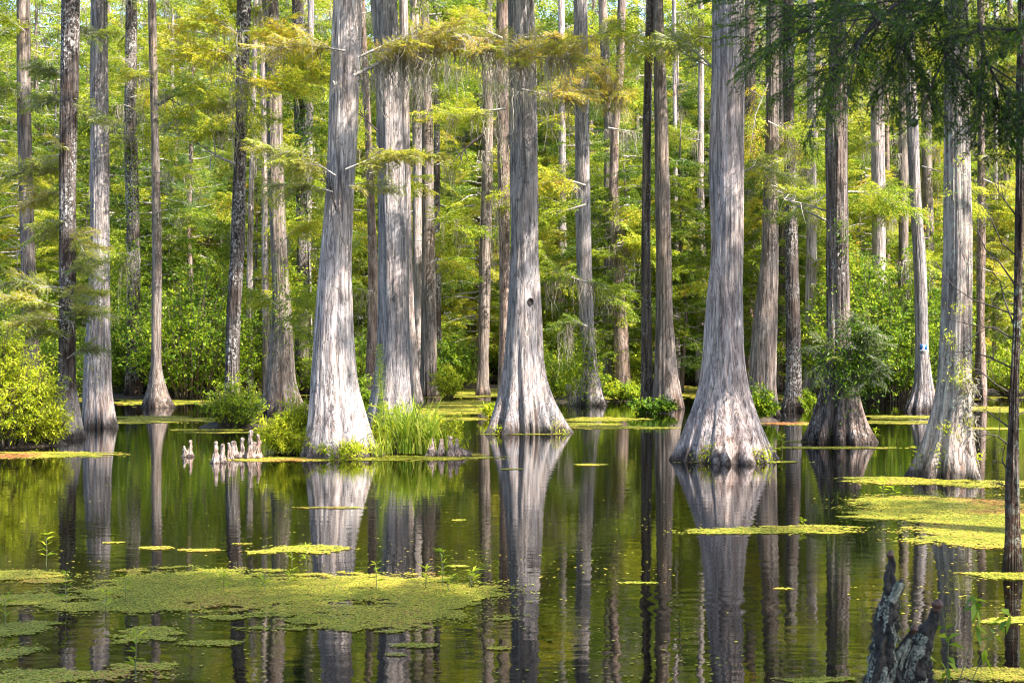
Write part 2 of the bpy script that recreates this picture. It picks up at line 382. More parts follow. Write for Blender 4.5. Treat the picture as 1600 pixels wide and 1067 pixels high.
def moss(g, r, p, L, n=9, rad=.10, w=.02):
    for _ in range(n):
        l = L * r.uniform(.15, 1.0) ** 1.3; m = 9
        a = r.uniform(0, 2 * pi); b = p + np.array([math.cos(a), math.sin(a), 0]) * rad * r.uniform(0, 1)
        zz = np.linspace(0, 1, m); x = np.cumsum(r.normal(0, .026, m)); y = np.cumsum(r.normal(0, .026, m))
        C = np.stack([b[0] + x, b[1] + y, b[2] - zz * l], -1)
        a2 = r.uniform(0, pi); wd = np.array([math.cos(a2), math.sin(a2), 0])
        ww = w * (1 - zz * .85) * r.uniform(.4, 1.3, m)
        A = C - wd * ww[:, None] * .5; B = C + wd * ww[:, None] * .5
        V = np.empty((2 * m, 3)); V[0::2] = A; V[1::2] = B
        i = np.arange(m - 1) * 2
        g.add(V, np.stack([i, i + 1, i + 3, i + 2], -1), r.uniform(.1, .95))

def crown_meshes(seed, H, Rmax, nl, spl, tpl, sc, tint, mossn=0, shape='column', lean=.12):
    r = np.random.default_rng(seed); gl = Geo(); gw = Geo(); gm = Geo()
    for i in range(nl):
        s = (i + r.uniform(0, 1)) / nl; z = s * H
        if shape == 'column': R = Rmax * (.62 + .38 * math.sin(pi * min(1, s * .9 + .1))) * (1 - .55 * s ** 3) * r.uniform(.55, 1.1)
        elif shape == 'cone': R = Rmax * (1 - .85 * s) * r.uniform(.7, 1.1)
        else: R = Rmax * math.sin(pi * (.15 + .8 * s)) * r.uniform(.6, 1.1)
        a = i * 2.399 + r.normal(0, .5); d = np.array([math.cos(a), math.sin(a), 0])
        up = r.uniform(-.05, .22)
        P = [np.array([0, 0, z]) + d * R * t + np.array([r.normal(0, .04) * t, r.normal(0, .04) * t, R * (up * t - .22 * t * t)]) for t in (0, .3, .6, 1)]
        n = max(3, int(spl * R / Rmax + .5)); ti = tint + r.normal(0, .13)
        limb(gl, gw, r, P, .018 + .012 * R, n, tpl, sc, ti, wood=True)
        for _ in range(mossn):
            t = r.uniform(.25, .95); p = np.array([0, 0, z]) + d * R * t + [0, 0, R * (up * t - .22 * t * t)]
            moss(gm, r, p, r.uniform(.4, 1.5), 8, .16, .035)
    return gl.mesh("crown", M_CYP), gw.mesh("branches", M_TWIG), (gm.mesh("moss", M_MOSS) if mossn else None), gl.n // 4
CROWN = [crown_meshes(100 + k, 11.0, [2.9, 3.3, 2.5, 3.0, 3.4][k], [64, 70, 58, 64, 72][k], 13, TPL_FAR, 1.0, [.47, .54, .38, .50, .44][k], 2, 'column') for k in range(5)]
THIN = [crown_meshes(150 + k, 9.0, 2.6, [17, 20, 15][k], 18, TPL_FAR, .9, [.52, .56, .46][k], 1, 'column') for k in range(3)]
YOUNG = [crown_meshes(200 + k, 7.5, [2.1, 2.5, 1.9][k], [60, 64, 54][k], 13, TPL_FAR, .85, [.44, .53, .38][k], 0, 'cone' if k == 2 else 'round') for k in range(3)]

def leaf_quads(r, P, D, ll, lw, fold=.12, jit=.5):
    n = len(P); D = norm(D); ln = ll * r.uniform(.55, 1.15, n)
    sv = norm(np.cross(D, np.array([0, 0, 1.0]) + r.normal(0, jit, (n, 3)))); nv = np.cross(sv, D)
    wv = sv * (lw * r.uniform(.7, 1.15, n))[:, None] * .5
    mid = P + D * (ln * .45)[:, None]
    tip = P + D * ln[:, None] + nv * 0; tip[:, 2] -= ln * fold
    return np.stack([P, mid + wv, tip, mid - wv], 1)
def shrub_mesh(seed, H, R, nst, lps, ll, lw, tint, mat=None, flat=1.0, twigs=5, top=None):
    r = np.random.default_rng(seed); gl = Geo(); gw = Geo()
    for i in range(nst):
        a = r.uniform(0, 2 * pi); rr = R * math.sqrt(r.uniform(0, 1)); hh = H * (1 - .55 * (rr / R) ** 2) * r.uniform(.45, 1.05)
        b = np.array([math.cos(a), math.sin(a), 0]) * rr * .35; e = np.array([math.cos(a) * rr, math.sin(a) * rr * flat, hh])
        b[1] *= flat
        m = b + (e - b) * .5 + [r.normal(0, .08) * R, r.normal(0, .08) * R, hh * .12]
        t = np.linspace(0, 1, 7)[:, None]; P = (1 - t) ** 2 * b + 2 * t * (1 - t) * m + t ** 2 * e
        gw.tube(P, np.linspace(.014, .003, 7) * (H / 2) ** .5, 4)
        ti = tint + r.normal(0, .12)
        for j in range(twigs):
            s = r.uniform(.08, 1) ** .8; p0 = np.array([np.interp(s, t[:, 0], P[:, k]) for k in range(3)])
            d = norm(np.array([r.normal(), r.normal(), r.uniform(-.2, 1.1)])); l = r.uniform(.15, .42) * (H / 2) ** .6
            n = max(4, lps // twigs); q = r.uniform(0.05, 1, n)[:, None]
            pp = p0 + d * l * q + r.normal(0, .02, (n, 3))
            dd = d * .5 + norm(r.normal(0, 1, (n, 3))) * .8 + [0, 0, .05]
            gl.leaves(leaf_quads(r, pp, dd, ll, lw), np.clip(ti + r.normal(0, .15, n), 0, 1))
            gw.tube(np.stack([p0, p0 + d * l]), [.004, .0015], 3)
    return gl.mesh("foliage", mat or M_BROAD), gw.mesh("stems", M_BSTEM)
SHRUB = [shrub_mesh(300, 3.2, 2.0, 100, 130, .12, .06, .45, twigs=9), shrub_mesh(301, 2.4, 1.7, 80, 120, .12, .05, .58, twigs=9),
         shrub_mesh(302, 4.6, 2.3, 140, 140, .13, .065, .45, twigs=10), shrub_mesh(303, 1.2, 1.4, 40, 70, .10, .035, .62, twigs=6)]
def pine_mesh(seed):
    r = np.random.default_rng(seed); gl = Geo(); gw = Geo()
    for i in range(44):
        s = i / 44; z = 7.5 * s; R = 2.2 * (1 - .75 * s) * r.uniform(.6, 1.1); a = i * 2.4; d = np.array([math.cos(a), math.sin(a), .15])
        gw.tube([[0, 0, z], d * R * .5 + [0, 0, z], d * R + [0, 0, z + .15]], [.03, .02, .01], 4)
        for t in np.linspace(.3, 1, 9):
            c = d * R * t + [0, 0, z] + r.normal(0, .12, 3); n = 60
            dd = norm(r.normal(0, 1, (n, 3)) + d * .8 + [0, 0, .4])
            gl.leaves(leaf_quads(r, np.repeat(c[None], n, 0) + dd * .03, dd, .26, .012, .2), np.clip(.55 + r.normal(0, .2, n), 0, 1))
    return gl.mesh("crown", M_PINE), gw.mesh("branches", M_TWIG)
PINE = pine_mesh(5)

# ------------------------------------------------------------------ trunks
def trunk_mesh(seed, zs, xs, ys, rs, bark, na=24, dz=.25, flute=.15, fl_h=1.6, kfl=9, fine=0.0, ztop=None, sharp=1.0):
    """rings; rs = radius by height; flutes swell towards the foot"""
    z0, z1 = zs[0], zs[-1]
    n = max(8, int((z1 - z0) / dz)); s = np.linspace(0, 1, n + 1)
    if fine > 0:   # denser rows below the frame's top edge
        zz = np.concatenate([np.arange(z0, min(z1, ztop), dz), np.linspace(min(z1, ztop), z1, 20)])
    else: zz = z0 + (z1 - z0) * s ** 1.25
    zz = np.unique(zz)
    X = np.interp(zz, zs, xs); Y = np.interp(zz, zs, ys); Rr = np.interp(zz, zs, rs)
    k = max(1, int(.35 / dz)) if fine else 1
    if k > 1:
        ker = np.hanning(k * 2 + 3); ker /= ker.sum()
        pad = len(ker) // 2
        sm = lambda a: np.convolve(np.pad(a, pad, mode='edge'), ker, 'valid')
        X, Rr = sm(X), sm(Rr)
    th = np.arange(na) / na * 2 * pi
    TH, ZZ = np.meshgrid(th, zz)
    cx, sx = np.cos(TH), np.sin(TH)
    seed = abs(int(seed)); rg = np.random.default_rng(seed); ph = rg.uniform(0, 2 * pi, 4)
    warp = .35 * vnoise(cx * 1.5 + 3, sx * 1.5, ZZ * .25, seed)
    F = (.5 * np.abs(np.cos((TH + warp) * kfl / 2 + ph[0])) + .3 * np.abs(np.cos((TH + warp) * (kfl + 4) / 2 + ph[1])) + .2 * np.cos(TH * 3 + ph[2]))
    F = (F - F.mean()) * 2 * sharp
    F = F * (1 + .7 * vnoise(cx * 1.3 + 5, sx * 1.3, ZZ * .8, seed + 21)) + .35 * vnoise(cx * 3, sx * 3, ZZ * 1.3, seed + 22)
    a = flute * 1.25 * np.exp(-np.clip(ZZ, 0, 99) / fl_h) + .018
    RAD = Rr[:, None] * (1 + a * (F - .55)) + Rr[:, None] * .05 * vnoise(cx * 1.2, sx * 1.2, ZZ * .6, seed + 3)
    if fine:
        q = Rr[:, None].max() * 0 + 1
        RAD = RAD + fine * fbm(cx * 9, sx * 9, ZZ * .9, seed + 5, 3) + fine * .5 * vnoise(cx * 26, sx * 26, ZZ * 1.6, seed + 8)
        # toes: roots reach out a little at the waterline
        RAD = RAD + np.exp(-np.clip(ZZ, 0, 9) / .14) * .11 * Rr[:, None] * np.clip(F + .3, 0, 2)
    V = np.stack([X[:, None] + RAD * cx, Y[:, None] + RAD * sx, ZZ], -1).reshape(-1, 3)
    m = len(zz); i = np.arange(m - 1)[:, None]; j = np.arange(na)[None, :]
    Q = np.stack([i * na + j, i * na + (j + 1) % na, (i + 1) * na + (j + 1) % na, (i + 1) * na + j], -1).reshape(-1, 4)
    return mesh_np("trunk", V, Q, None, True, BARK[bark])

TREES = {}      # key -> dict(root, X, D, desc, xpx)
def tree(key, yb, prof, bark, desc, name="cypress_tree", cat="cypress tree", near=False, H=17.0, crown=None, cz=None, cs=1.0, flute=.15, kfl=9, fl_h=1.0, D=None, sharp=1.0, label=None, group="cypresses standing in the swamp"):
    D = D or depth(yb)
    prof = sorted(prof, key=lambda q: -q[0])          # bottom first
    xb = (prof[0][1] + prof[0][2]) / 2; X0 = (xb - 800) / FPX * D
    zs = [-.35]; xs = [0.0]; rs = [(prof[0][2] - prof[0][1]) / 2 / FPX * D * 1.05]
    for (y, a, b) in prof:
        z = CH - (y - HY) / FPX * D; z = max(z, zs[-1] + .02)
        zs.append(z); xs.append(((a + b) / 2 - 800) / FPX * D - X0); rs.append((b - a) / 2 / FPX * D)
    slope = (xs[-1] - xs[max(1, len(xs) - 3)]) / max(.5, zs[-1] - zs[max(1, len(xs) - 3)])
    zt = zs[-1]
    if H > zt + 1:
        zs += [zt + (H - zt) * .5, H]; xs += [xs[-1] + slope * (H - zt) * .3, xs[-1] + slope * (H - zt) * .4]; rs += [rs[-1] * .7, rs[-1] * .2]
    seed = abs(hash_s(key)) % 9999
    root = thing(name, label or (desc[0].upper() * 0 + desc), cat, (X0, D, 0), 0, group)
    ys = [0.0] * len(zs)
    if near: me = trunk_mesh(seed, zs, xs, ys, rs, bark, 144, .045, flute, fl_h, kfl, .012, zt + .3, sharp)
    else: me = trunk_mesh(seed, zs, xs, ys, rs, bark, 30, .25, flute, fl_h, kfl)
    part("trunk", me, root)
    TREES[key] = dict(root=root, X=X0, D=D, px=xb, zs=zs, xs=xs, rs=rs)
    if crown is not None:
        c = THIN[crown % 3]
        cm = c[0]; z0 = cz if cz is not None else zt + .4
        xo = float(np.interp(z0 + 2, zs, xs))
        rz = RNG.uniform(0, 6.28)
        co = part("crown", cm, root, (xo, 0, z0), rz, (cs, cs, cs)); part("branches", c[1], co)
        if c[2]: part("hanging_moss", c[2], co)
    return root
def hash_s(s):
    h = 7
    for ch in s: h = (h * 131 + ord(ch)) % 1000003
    return h

# front and middle trees traced for position, girth and lean (photograph pixels -> metres at their own distance)
tree("I", 712, [(0,522,566),(100,518,563),(200,514,559),(300,509,553),(400,500,550),(450,496,550),(500,492,552),(560,488,556),(600,484,559),(640,480,569),(680,475,579),(712,468,592)], "white",
     "pale sunlit cypress rising from the leafy island, left of the bluish grey one", near=True, crown=0, cz=8.2, flute=.07)
tree("J", 672, [(0,579,620),(100,587,626),(200,588,629),(400,592,635),(500,592,638),(580,588,641),(620,580,645),(650,571,650),(672,566,656)], "grey",
     "bluish grey cypress standing directly behind the grass clump of the island", near=True, crown=1, cz=9.6, flute=.12)
tree("J2", 636, [(0,624,637),(100,625,639),(300,630,642),(400,633,644),(500,636,648),(600,640,657),(625,642,662),(636,642,664)], "pale",
     "slim pale trunk touching the right edge of the bluish grey cypress", near=False, crown=2, cz=10.5, flute=.12)
tree("M", 675, [(0,794,834),(200,796,839),(300,797,840),(400,797,842),(500,791,847),(560,786,850),(600,782,857),(630,774,868),(655,765,881),(675,758,890)], "grey",
     "central cypress with a small knot hole and wide fluted foot", near=True, crown=3, cz=9.4, flute=.15, kfl=11)
tree("R", 718, [(0,1112,1163),(100,1113,1163),(200,1111,1162),(250,1109,1162),(400,1112,1162),(450,1107,1161),(500,1102,1162),(560,1098,1164),(600,1094,1170),(640,1083,1182),(680,1067,1196),(700,1060,1206),(718,1053,1213)], "pale",
     "largest cypress, pinkish grey, its broad bell foot in open water right of centre", near=True, crown=4, cz=8.0, flute=.10, kfl=15)
tree("V", 690, [(0,1297,1321),(130,1295,1324),(200,1291,1324),(400,1291,1326),(500,1292,1329),(560,1290,1333),(605,1284,1341),(640,1274,1350),(670,1262,1358),(690,1254,1366)], "flare",
     "cypress with dark ribbed cone foot and ferny sprays round its trunk", near=True, crown=0, cz=9.0, flute=.17, kfl=12, fl_h=1.4)
tree("Z", 745, [(0,1476,1512),(200,1475,1515),(400,1475,1518),(500,1471,1519),(560,1468,1519),(600,1465,1519),(640,1458,1520),(680,1447,1523),(720,1433,1530),(745,1424,1536)], "mossy",
     "lichen patched cypress nearest on the right, foot by the big duckweed mat", near=True, crown=1, cz=7.6, flute=.17, kfl=8, fl_h=1.2)
tree("A", 667, [(0,142,167),(200,142,169),(400,141,171),(530,135,172),(605,129,173),(642,128,178),(667,127,182)], "grey",
     "smooth silver cypress without leaves, leftmost bare trunk in the water", near=True, crown=2, cz=10.0, flute=.10)
tree("B", 684, [(0,97,124),(150,94,122),(270,93,118),(500,94,118),(600,92,119),(640,82,126),(684,70,133)], "darkpale",
     "dark blotched tree with pale swollen foot behind the yellow green shrub", name="dark_barked_tree", cat="tree", near=True, crown=3, cz=9.2, flute=.10)
tree("C", 645, [(0,26,47),(200,27,49),(390,32,54),(490,34,58),(645,30,66)], "brown",
     "plain grey brown trunk leftmost in the picture above the shrub", crown=4, cz=10.5)
tree("D", 622, [(0,197,214),(200,194,214),(380,198,219),(500,199,220),(622,195,226)], "dark",
     "dark trunk flecked with white lichen, next right of the smooth silver cypress", name="dark_barked_tree", cat="tree", crown=0, cz=11)
tree("E", 636, [(0,231,244),(200,236,248),(400,238,253),(570,236,252),(600,232,259),(622,227,268),(636,222,278)], "brown",
     "thin grey brown cypress with dark spreading foot against the shady thicket", crown=None, cz=11, flute=.2)
tree("F", 666, [(0,371,392),(200,368,386),(400,360,381),(500,354,375),(600,352,373),(666,346,382)], "dark",
     "dark leaning trunk rising out of the round bush by the knees", name="dark_barked_tree", cat="tree", crown=2, cz=9.6, near=True, flute=.06)
tree("G", 625, [(0,396,404),(200,391,399),(400,386,395),(625,380,396)], "pale", "thin pale trunk just right of the dark leaning trunk", crown=3, cz=12, D=46)
tree("G2", 622, [(0,404,415),(200,408,418),(400,409,419),(540,410,422),(622,408,426)], "pale", "narrow light trunk touching the left side of the brown shaded cypress", crown=None, D=44)
tree("H", 648, [(0,409,434),(50,413,437),(200,417,441),(300,419,445),(400,424,449),(450,426,453),(520,423,457),(600,414,463),(635,408,474),(648,405,480)], "brown",
     "shaded brown cypress with flared foot left of the pale sunlit cypress", crown=4, cz=10.3, near=True, flute=.13)
tree("H2", 618, [(0,456,474),(200,460,477),(380,464,482),(618,460,490)], "dark", "dark vine hung trunk between the brown shaded and the pale sunlit cypress", name="dark_barked_tree", cat="tree", crown=None, D=46)
tree("H3", 612, [(0,481,491),(200,478,489),(400,473,486),(612,468,490)], "pale", "faint light trunk seen just left of the pale sunlit cypress", crown=None, D=52)
tree("I2", 630, [(0,560,570),(200,570,580),(400,575,590),(500,574,590),(600,570,588),(630,568,590)], "red", "reddish trunk in the gap before the bluish grey cypress", name="pine_tree", cat="tree", crown=None, D=42)
tree("K", 618, [(0,640,654),(200,644,659),(400,645,659),(540,647,660),(618,643,664)], "pale", "light brown trunk, left one of the close pair behind the reddish roots", crown=None, D=46)
tree("K2", 620, [(0,655,670),(130,659,674),(200,659,677),(400,659,680),(500,658,682),(600,656,684),(620,648,692)], "brown", "brown trunk with fibrous reddish foot, right one of the close pair", crown=0, cz=10.8, D=43.5, flute=.2)
tree("K3", 612, [(0,676,684),(170,678,687),(400,678,688),(560,680,690),(612,678,692)], "dark", "narrow dark trunk tight against the brown close pair", name="dark_barked_tree", cat="tree", crown=None, D=50)
tree("L", 617, [(0,758,769),(200,754,771),(300,752,769),(400,749,767),(560,747,764),(600,743,765),(617,739,770)], "brown", "slender brown cypress standing alone just left of the central cypress", crown=None, cz=11, D=45, flute=.2)
tree("L2", 640, [(0,775,794),(200,776,795),(400,780,797),(500,781,797),(640,776,800)], "red", "reddish dark trunk half hidden by the central cypress", name="pine_tree", cat="tree", crown=None, D=34)
tree("N", 633, [(0,896,918),(200,898,921),(400,900,924),(450,903,926),(520,908,929),(580,912,936),(620,906,945),(633,900,952)], "grey", "grey cypress with dark hollow foot and moss in the middle distance right of centre", crown=None, cz=11, flute=.25)
tree("N2", 603, [(0,872,882),(330,873,885),(603,870,890)], "pale", "distant pale trunk between the central and the grey moss draped cypress", crown=None, D=58)
tree("O", 610, [(0,935,948),(60,937,952),(200,944,956),(400,943,956),(560,941,956),(610,938,960)], "brown", "light brown trunk, left one of the crossing pair right of centre", crown=None, cz=11.5, D=50)
tree("O2", 614, [(0,965,978),(100,963,976),(200,954,968),(300,951,966),(400,956,974),(450,957,975),(520,959,982),(590,960,986),(614,956,990)], "red", "reddish kinked trunk, right one of the crossing pair", name="pine_tree", cat="tree", crown=None, D=46)
tree("P1", 637, [(0,1010,1023),(200,1004,1017),(400,1002,1016),(500,1002,1018),(600,1001,1020),(637,999,1023)], "flare", "narrow dark grey trunk leaning beside the smooth brown cypress", name="dark_barked_tree", cat="tree", crown=None, near=True, flute=.08)
tree("P2", 638, [(0,1022,1036),(100,1022,1039),(200,1023,1044),(400,1025,1049),(500,1025,1051),(580,1022,1057),(620,1019,1065),(638,1016,1070)], "brown", "smooth brown cypress above the low green bush, left of the largest cypress", crown=None, cz=10.6, near=True, flute=.10)
tree("P3", 605, [(0,1050,1056),(400,1053,1060),(605,1054,1064)], "pale", "very thin pale trunk just right of the smooth brown cypress", crown=None, D=56)
tree("Q", 602, [(0,1091,1100),(200,1090,1100),(300,1089,1100),(400,1089,1103),(602,1086,1106)], "pale", "distant pale mossy trunk just left of the largest cypress", crown=None, cz=12, D=56)
tree("S", 612, [(0,1164,1180),(190,1164,1181),(400,1164,1180),(612,1162,1184)], "red", "scaly reddish trunk brushing the right side of the largest cypress", name="pine_tree", cat="pine tree", crown=None, D=50)
tree("S2", 650, [(0,1198,1216),(150,1197,1216),(250,1195,1216),(400,1190,1216),(450,1184,1215),(500,1176,1214),(600,1169,1213),(650,1164,1218)], "brown", "two toned brown cypress half behind the foot of the largest cypress", crown=1, cz=10.4, near=True, flute=.12)
tree("T", 641, [(0,1223,1240),(200,1224,1241),(400,1228,1247),(500,1228,1250),(580,1228,1252),(620,1225,1253),(641,1219,1256)], "dark", "black barked tree with white lichen flecks left of the ribbed cone foot", name="dark_barked_tree", cat="tree", crown=2, cz=10.6, near=True, flute=.1)
tree("T2", 618, [(0,1210,1224),(400,1213,1228),(618,1210,1230)], "flare", "dim shaded trunk between the two toned and the black barked trees", crown=None, D=47)
tree("U", 622, [(0,1262,1274),(380,1260,1276),(500,1258,1275),(590,1256,1275),(622,1252,1280)], "pale", "light tan trunk between the black barked tree and the ribbed cone foot", crown=None, cz=11.5, D=45)
tree("W", 610, [(0,1359,1378),(200,1361,1382),(400,1363,1384),(610,1360,1388)], "pale", "pale pinkish trunk above the large glossy bush on the right", crown=4, cz=11, D=48)
tree("W2", 604, [(0,1380,1388),(400,1383,1391),(604,1382,1394)], "red", "thin reddish trunk touching the pale pinkish one", name="pine_tree", cat="pine tree", crown=None, D=54)
tree("X", 612, [(0,1401,1414),(200,1404,1419),(400,1404,1419),(612,1400,1424)], "brown", "moss draped brown trunk just left of the tree with the blue sign", crown=0, cz=11.5, D=46)
tree("Y", 642, [(0,1410,1426),(100,1413,1430),(200,1417,1435),(300,1421,1438),(400,1427,1446),(450,1429,1448),(550,1430,1451),(600,1428,1458),(625,1421,1462),(642,1414,1465)], "grey", "curved grey cypress carrying the blue number sign", crown=1, cz=10.5, near=True, flute=.12)
tree("Y2", 606, [(0,1436,1453),(270,1441,1457),(606,1445,1465)], "brown", "brown mossy trunk behind, between the sign tree and the lichen patched cypress", crown=None, D=52)
tree("AA", 616, [(0,1527,1539),(200,1528,1539),(400,1526,1540),(500,1526,1538),(616,1522,1544)], "red", "straight reddish pink trunk right of the lichen patched cypress", name="pine_tree", cat="pine tree", crown=3, cz=11, D=42)
tree("AB", 606, [(0,1553,1560),(300,1552,1559),(606,1550,1562)], "pale", "thin pale trunk between the reddish pink trunk and the bare twigged sapling", crown=None, D=52)
tree("AD", 600, [(0,1574,1583),(300,1567,1577),(600,1560,1574)], "brown", "thin leaning brown trunk behind the bare twigged sapling", crown=None, D=56)

# ------------------------------------------------------------------ backdrop woods: every tree its own thing
order = sorted([(v["px"], k) for k, v in TREES.items()])
SHORT = {"I":"pale sunlit cypress","J":"bluish grey cypress","M":"central cypress","R":"largest cypress","V":"ribbed cone foot cypress","Z":"lichen patched cypress","A":"silver cypress",
 "B":"dark blotched tree","C":"leftmost grey brown trunk","E":"thin dark footed cypress","F":"dark leaning trunk","H":"brown shaded cypress","K2":"brown close pair","L":"slender brown cypress",
 "N":"grey moss draped cypress","O2":"crossing pair","P2":"smooth brown cypress","S2":"two toned brown cypress","T":"black barked tree","W":"pale pinkish trunk","Y":"blue sign tree","AA":"reddish pink trunk"}
marks = sorted([(TREES[k]["px"], s) for k, s in SHORT.items()])
def between(px):
    l = [s for p, s in marks if p <= px]; r = [s for p, s in marks if p > px]
    if not l: return "left of the " + r[0]
    if not r: return "right of the " + l[-1]
    return f"between the {l[-1]} and the {r[0]}"
USED = {}
def fill_label(adj, px):
    s = f"{adj} {between(px)}"
    ws = s.split()
    return " ".join(ws[:16])
r = np.random.default_rng(77)
def fill_tree(px, D, H, kind, cz, cs, bark, rad, adj, name, cat, group):
    X = (px - 800) / FPX * D
    root = thing(name, fill_label(adj, px), cat, (X, D, 0), 0, group)
    n = 7; zs = np.linspace(-.5, H, n); xs = np.cumsum(r.normal(0, .09, n)); ys = np.cumsum(r.normal(0, .09, n)); xs -= xs[0]; ys -= ys[0]
    rs = rad * (1.1 - .85 * np.linspace(0, 1, n)); rs[0] *= 1.5
    part("trunk", trunk_mesh(int(px * 7 + D), zs, xs, ys, rs, bark, 14, .8, .1, .8, 7), root)
    if kind == 'pine':
        co = part("crown", PINE[0], root, (0, 0, cz), r.uniform(0, 6.28), (cs,) * 3); part("branches", PINE[1], co)
    elif kind is not None:
        c = CROWN[kind] if kind < 10 else YOUNG[kind - 10]
        co = part("crown", c[0], root, (0, 0, cz), r.uniform(0, 6.28), (cs, cs, cs * r.uniform(.9, 1.1))); part("branches", c[1], co)
        if c[2]: part("hanging_moss", c[2], co)
    return root
# understory between and behind the traced trunks
for i in range(19):
    px = -60 + i * 96 + r.uniform(-38, 38)
    fill_tree(px, r.uniform(47, 60), r.uniform(7, 9.5), 10 + int(r.integers(3)), r.uniform(.8, 1.8), r.uniform(.85, 1.15), "brown", .07, "low feathery young tree", "young_tree", "young tree", "young trees of the understory")
for i in range(20):
    px = -90 + i * 93 + r.uniform(-35, 35)
    fill_tree(px, r.uniform(58, 68), 15, int(r.integers(5)), r.uniform(2.2, 4.5), r.uniform(.95, 1.15), ["pale", "brown", "dark", "red"][int(r.integers(4))], r.uniform(.13, .22), "leafy middle distance tree", "background_tree", "tree", "leafy trees behind the pond")
for i in range(22):
    px = -100 + i * 85 + r.uniform(-30, 30)
    fill_tree(px, r.uniform(70, 84), 20, int(r.integers(5)), r.uniform(3, 7), r.uniform(1.2, 1.5), ["pale", "brown", "pale", "red"][int(r.integers(4))], r.uniform(.15, .25), "tall background tree", "background_tree", "tree", "tall trees behind the pond")
for i in range(22):
    px = -100 + i * 85 + r.uniform(-30, 30)
    fill_tree(px, r.uniform(88, 104), 27, int(r.integers(5)), r.uniform(1, 3), r.uniform(2.0, 2.4), "brown", r.uniform(.2, .3), "farthest tall tree", "background_tree", "tree", "farthest trees behind the pond")
for px, D, cz, cs in ((735, 62, 3.5, 1.1), (300, 52, 5.5, .8), (915, 70, 3.0, 1.0)):
    fill_tree(px, D, 12, 'pine', cz, cs, "red", .14, "soft needled pine", "pine_tree", "pine tree", None)

# shrubs along the far bank
def put_shrub(px, D, k, s, label=None, z=0.0, group="shrubs on the far bank", wx=1.0):
    X = (px - 800) / FPX * D
    t = thing("shrub", label or fill_label("leafy green shrub", px), "shrub", (X, D, z), r.uniform(0, 6.28), group, (s * wx, s, s))
    part("foliage", SHRUB[k][0], t); part("stems", SHRUB[k][1], t); return t
for i in range(30):
    px = -60 + i * 59 + r.uniform(-22, 22)
    put_shrub(px, r.uniform(56, 70), int(r.choice([0, 2, 2, 1])), r.uniform(1.0, 1.35))
for px, D, k, s in ((215, 44, 2, .8), (300, 42, 2, .95), (335, 46, 2, 1.0), (270, 47, 0, .9), (190, 48, 0, .9), (480, 46, 1, .8), (700, 50, 0, .75), (725, 52, 3, .8), (870, 46, 1, .8), (885, 41, 1, .8),
                    (975, 47, 3, .9), (1350, 43, 2, 1.0), (1395, 41, 2, .9), (1330, 47, 2, 1.0), (1410, 46, 2, 1.1), (1285, 46, 3, 1.1), (1560, 50, 1, .9), (560, 52, 0, .8), (440, 47, 3, 1.2), (1060, 58, 0, .8), (1590, 44, 1, .8), (20, 40, 2, .8), (70, 38, 0, .7)):
    put_shrub(px, D, k, s)

# a far-off wood that closes the view
rw = np.random.default_rng(88); n = 750000
FX = rw.uniform(-75, 75, n); FY = rw.uniform(100, 122, n); FZ = rw.uniform(0, 36, n)
den = fbm(FX * .22, FY * .22, FZ * .30, seed=44, n=3) + .06 * (30 - FZ) / 30
kp = den > -.12; FX, FY, FZ, den = FX[kp], FY[kp], FZ[kp], den[kp]
gfw = Geo(); PW = np.stack([FX, FY, FZ], -1); n = len(FX)
gfw.leaves(leaf_quads(rw, PW, rw.normal(0, 1, (n, 3)), .32, .13, .2, 1.0), np.clip(.52 + .25 * fbm(FX * .12, FZ * .2, seed=12) + rw.normal(0, .12, n), 0, 1))
solo("far_woods", gfw.mesh("far_woods", M_CYP), "far sunlit wood seen through the trunks as one mass of foliage", "woods", kind="stuff")

# ------------------------------------------------------------------ added shade boughs, near boughs, moss, epiphytes on the traced trees
def shade_bough(key, z, az, L, tint, ns=20, mossn=4):  # unseen bough above the frame, added on the sun side to dapple trunks
    t = TREES[key]; rr = np.random.default_rng(int(hash_s(key) + z * 100 + az * 10)); x0 = float(np.interp(z, t["zs"], t["xs"])); d = np.array([math.cos(az), math.sin(az), 0])
    P = np.array([np.array([x0, 0, z]) + d * L * s + [0, 0, L * (.14 * s - .2 * s * s)] for s in (0, .33, .66, 1)]); gl, gw, gm = Geo(), Geo(), Geo()
    limb(gl, gw, rr, P, .035, ns, TPL_FAR, .8, tint, .35, True, .15)
    for _ in range(mossn): moss(gm, rr, P[rr.integers(1, 4)] + rr.normal(0, .2, 3), .8, 9, .14, .03)
    b = part("bough", gl.mesh("bough", M_CYP), t["root"]); part("twigs", gw.mesh("twigs", M_TWIG), b); part("hanging_moss", gm.mesh("moss", M_MOSS), b)
sun_az = math.atan2(SUN[1], SUN[0])
rwb = np.random.default_rng(606)
for key in ("I", "J", "M", "R", "V", "Z", "A", "P2", "S2", "H", "Y"):
    t = TREES[key]; zt = CH + HY / FPX * t["D"]
    for q in range(5): shade_bough(key, zt + .7 + q * .75 + rwb.uniform(-.2, .2), sun_az + rwb.uniform(-.9, .9), rwb.uniform(2.2, 4.0), rwb.uniform(.45, .62), int(rwb.integers(14, 26)))
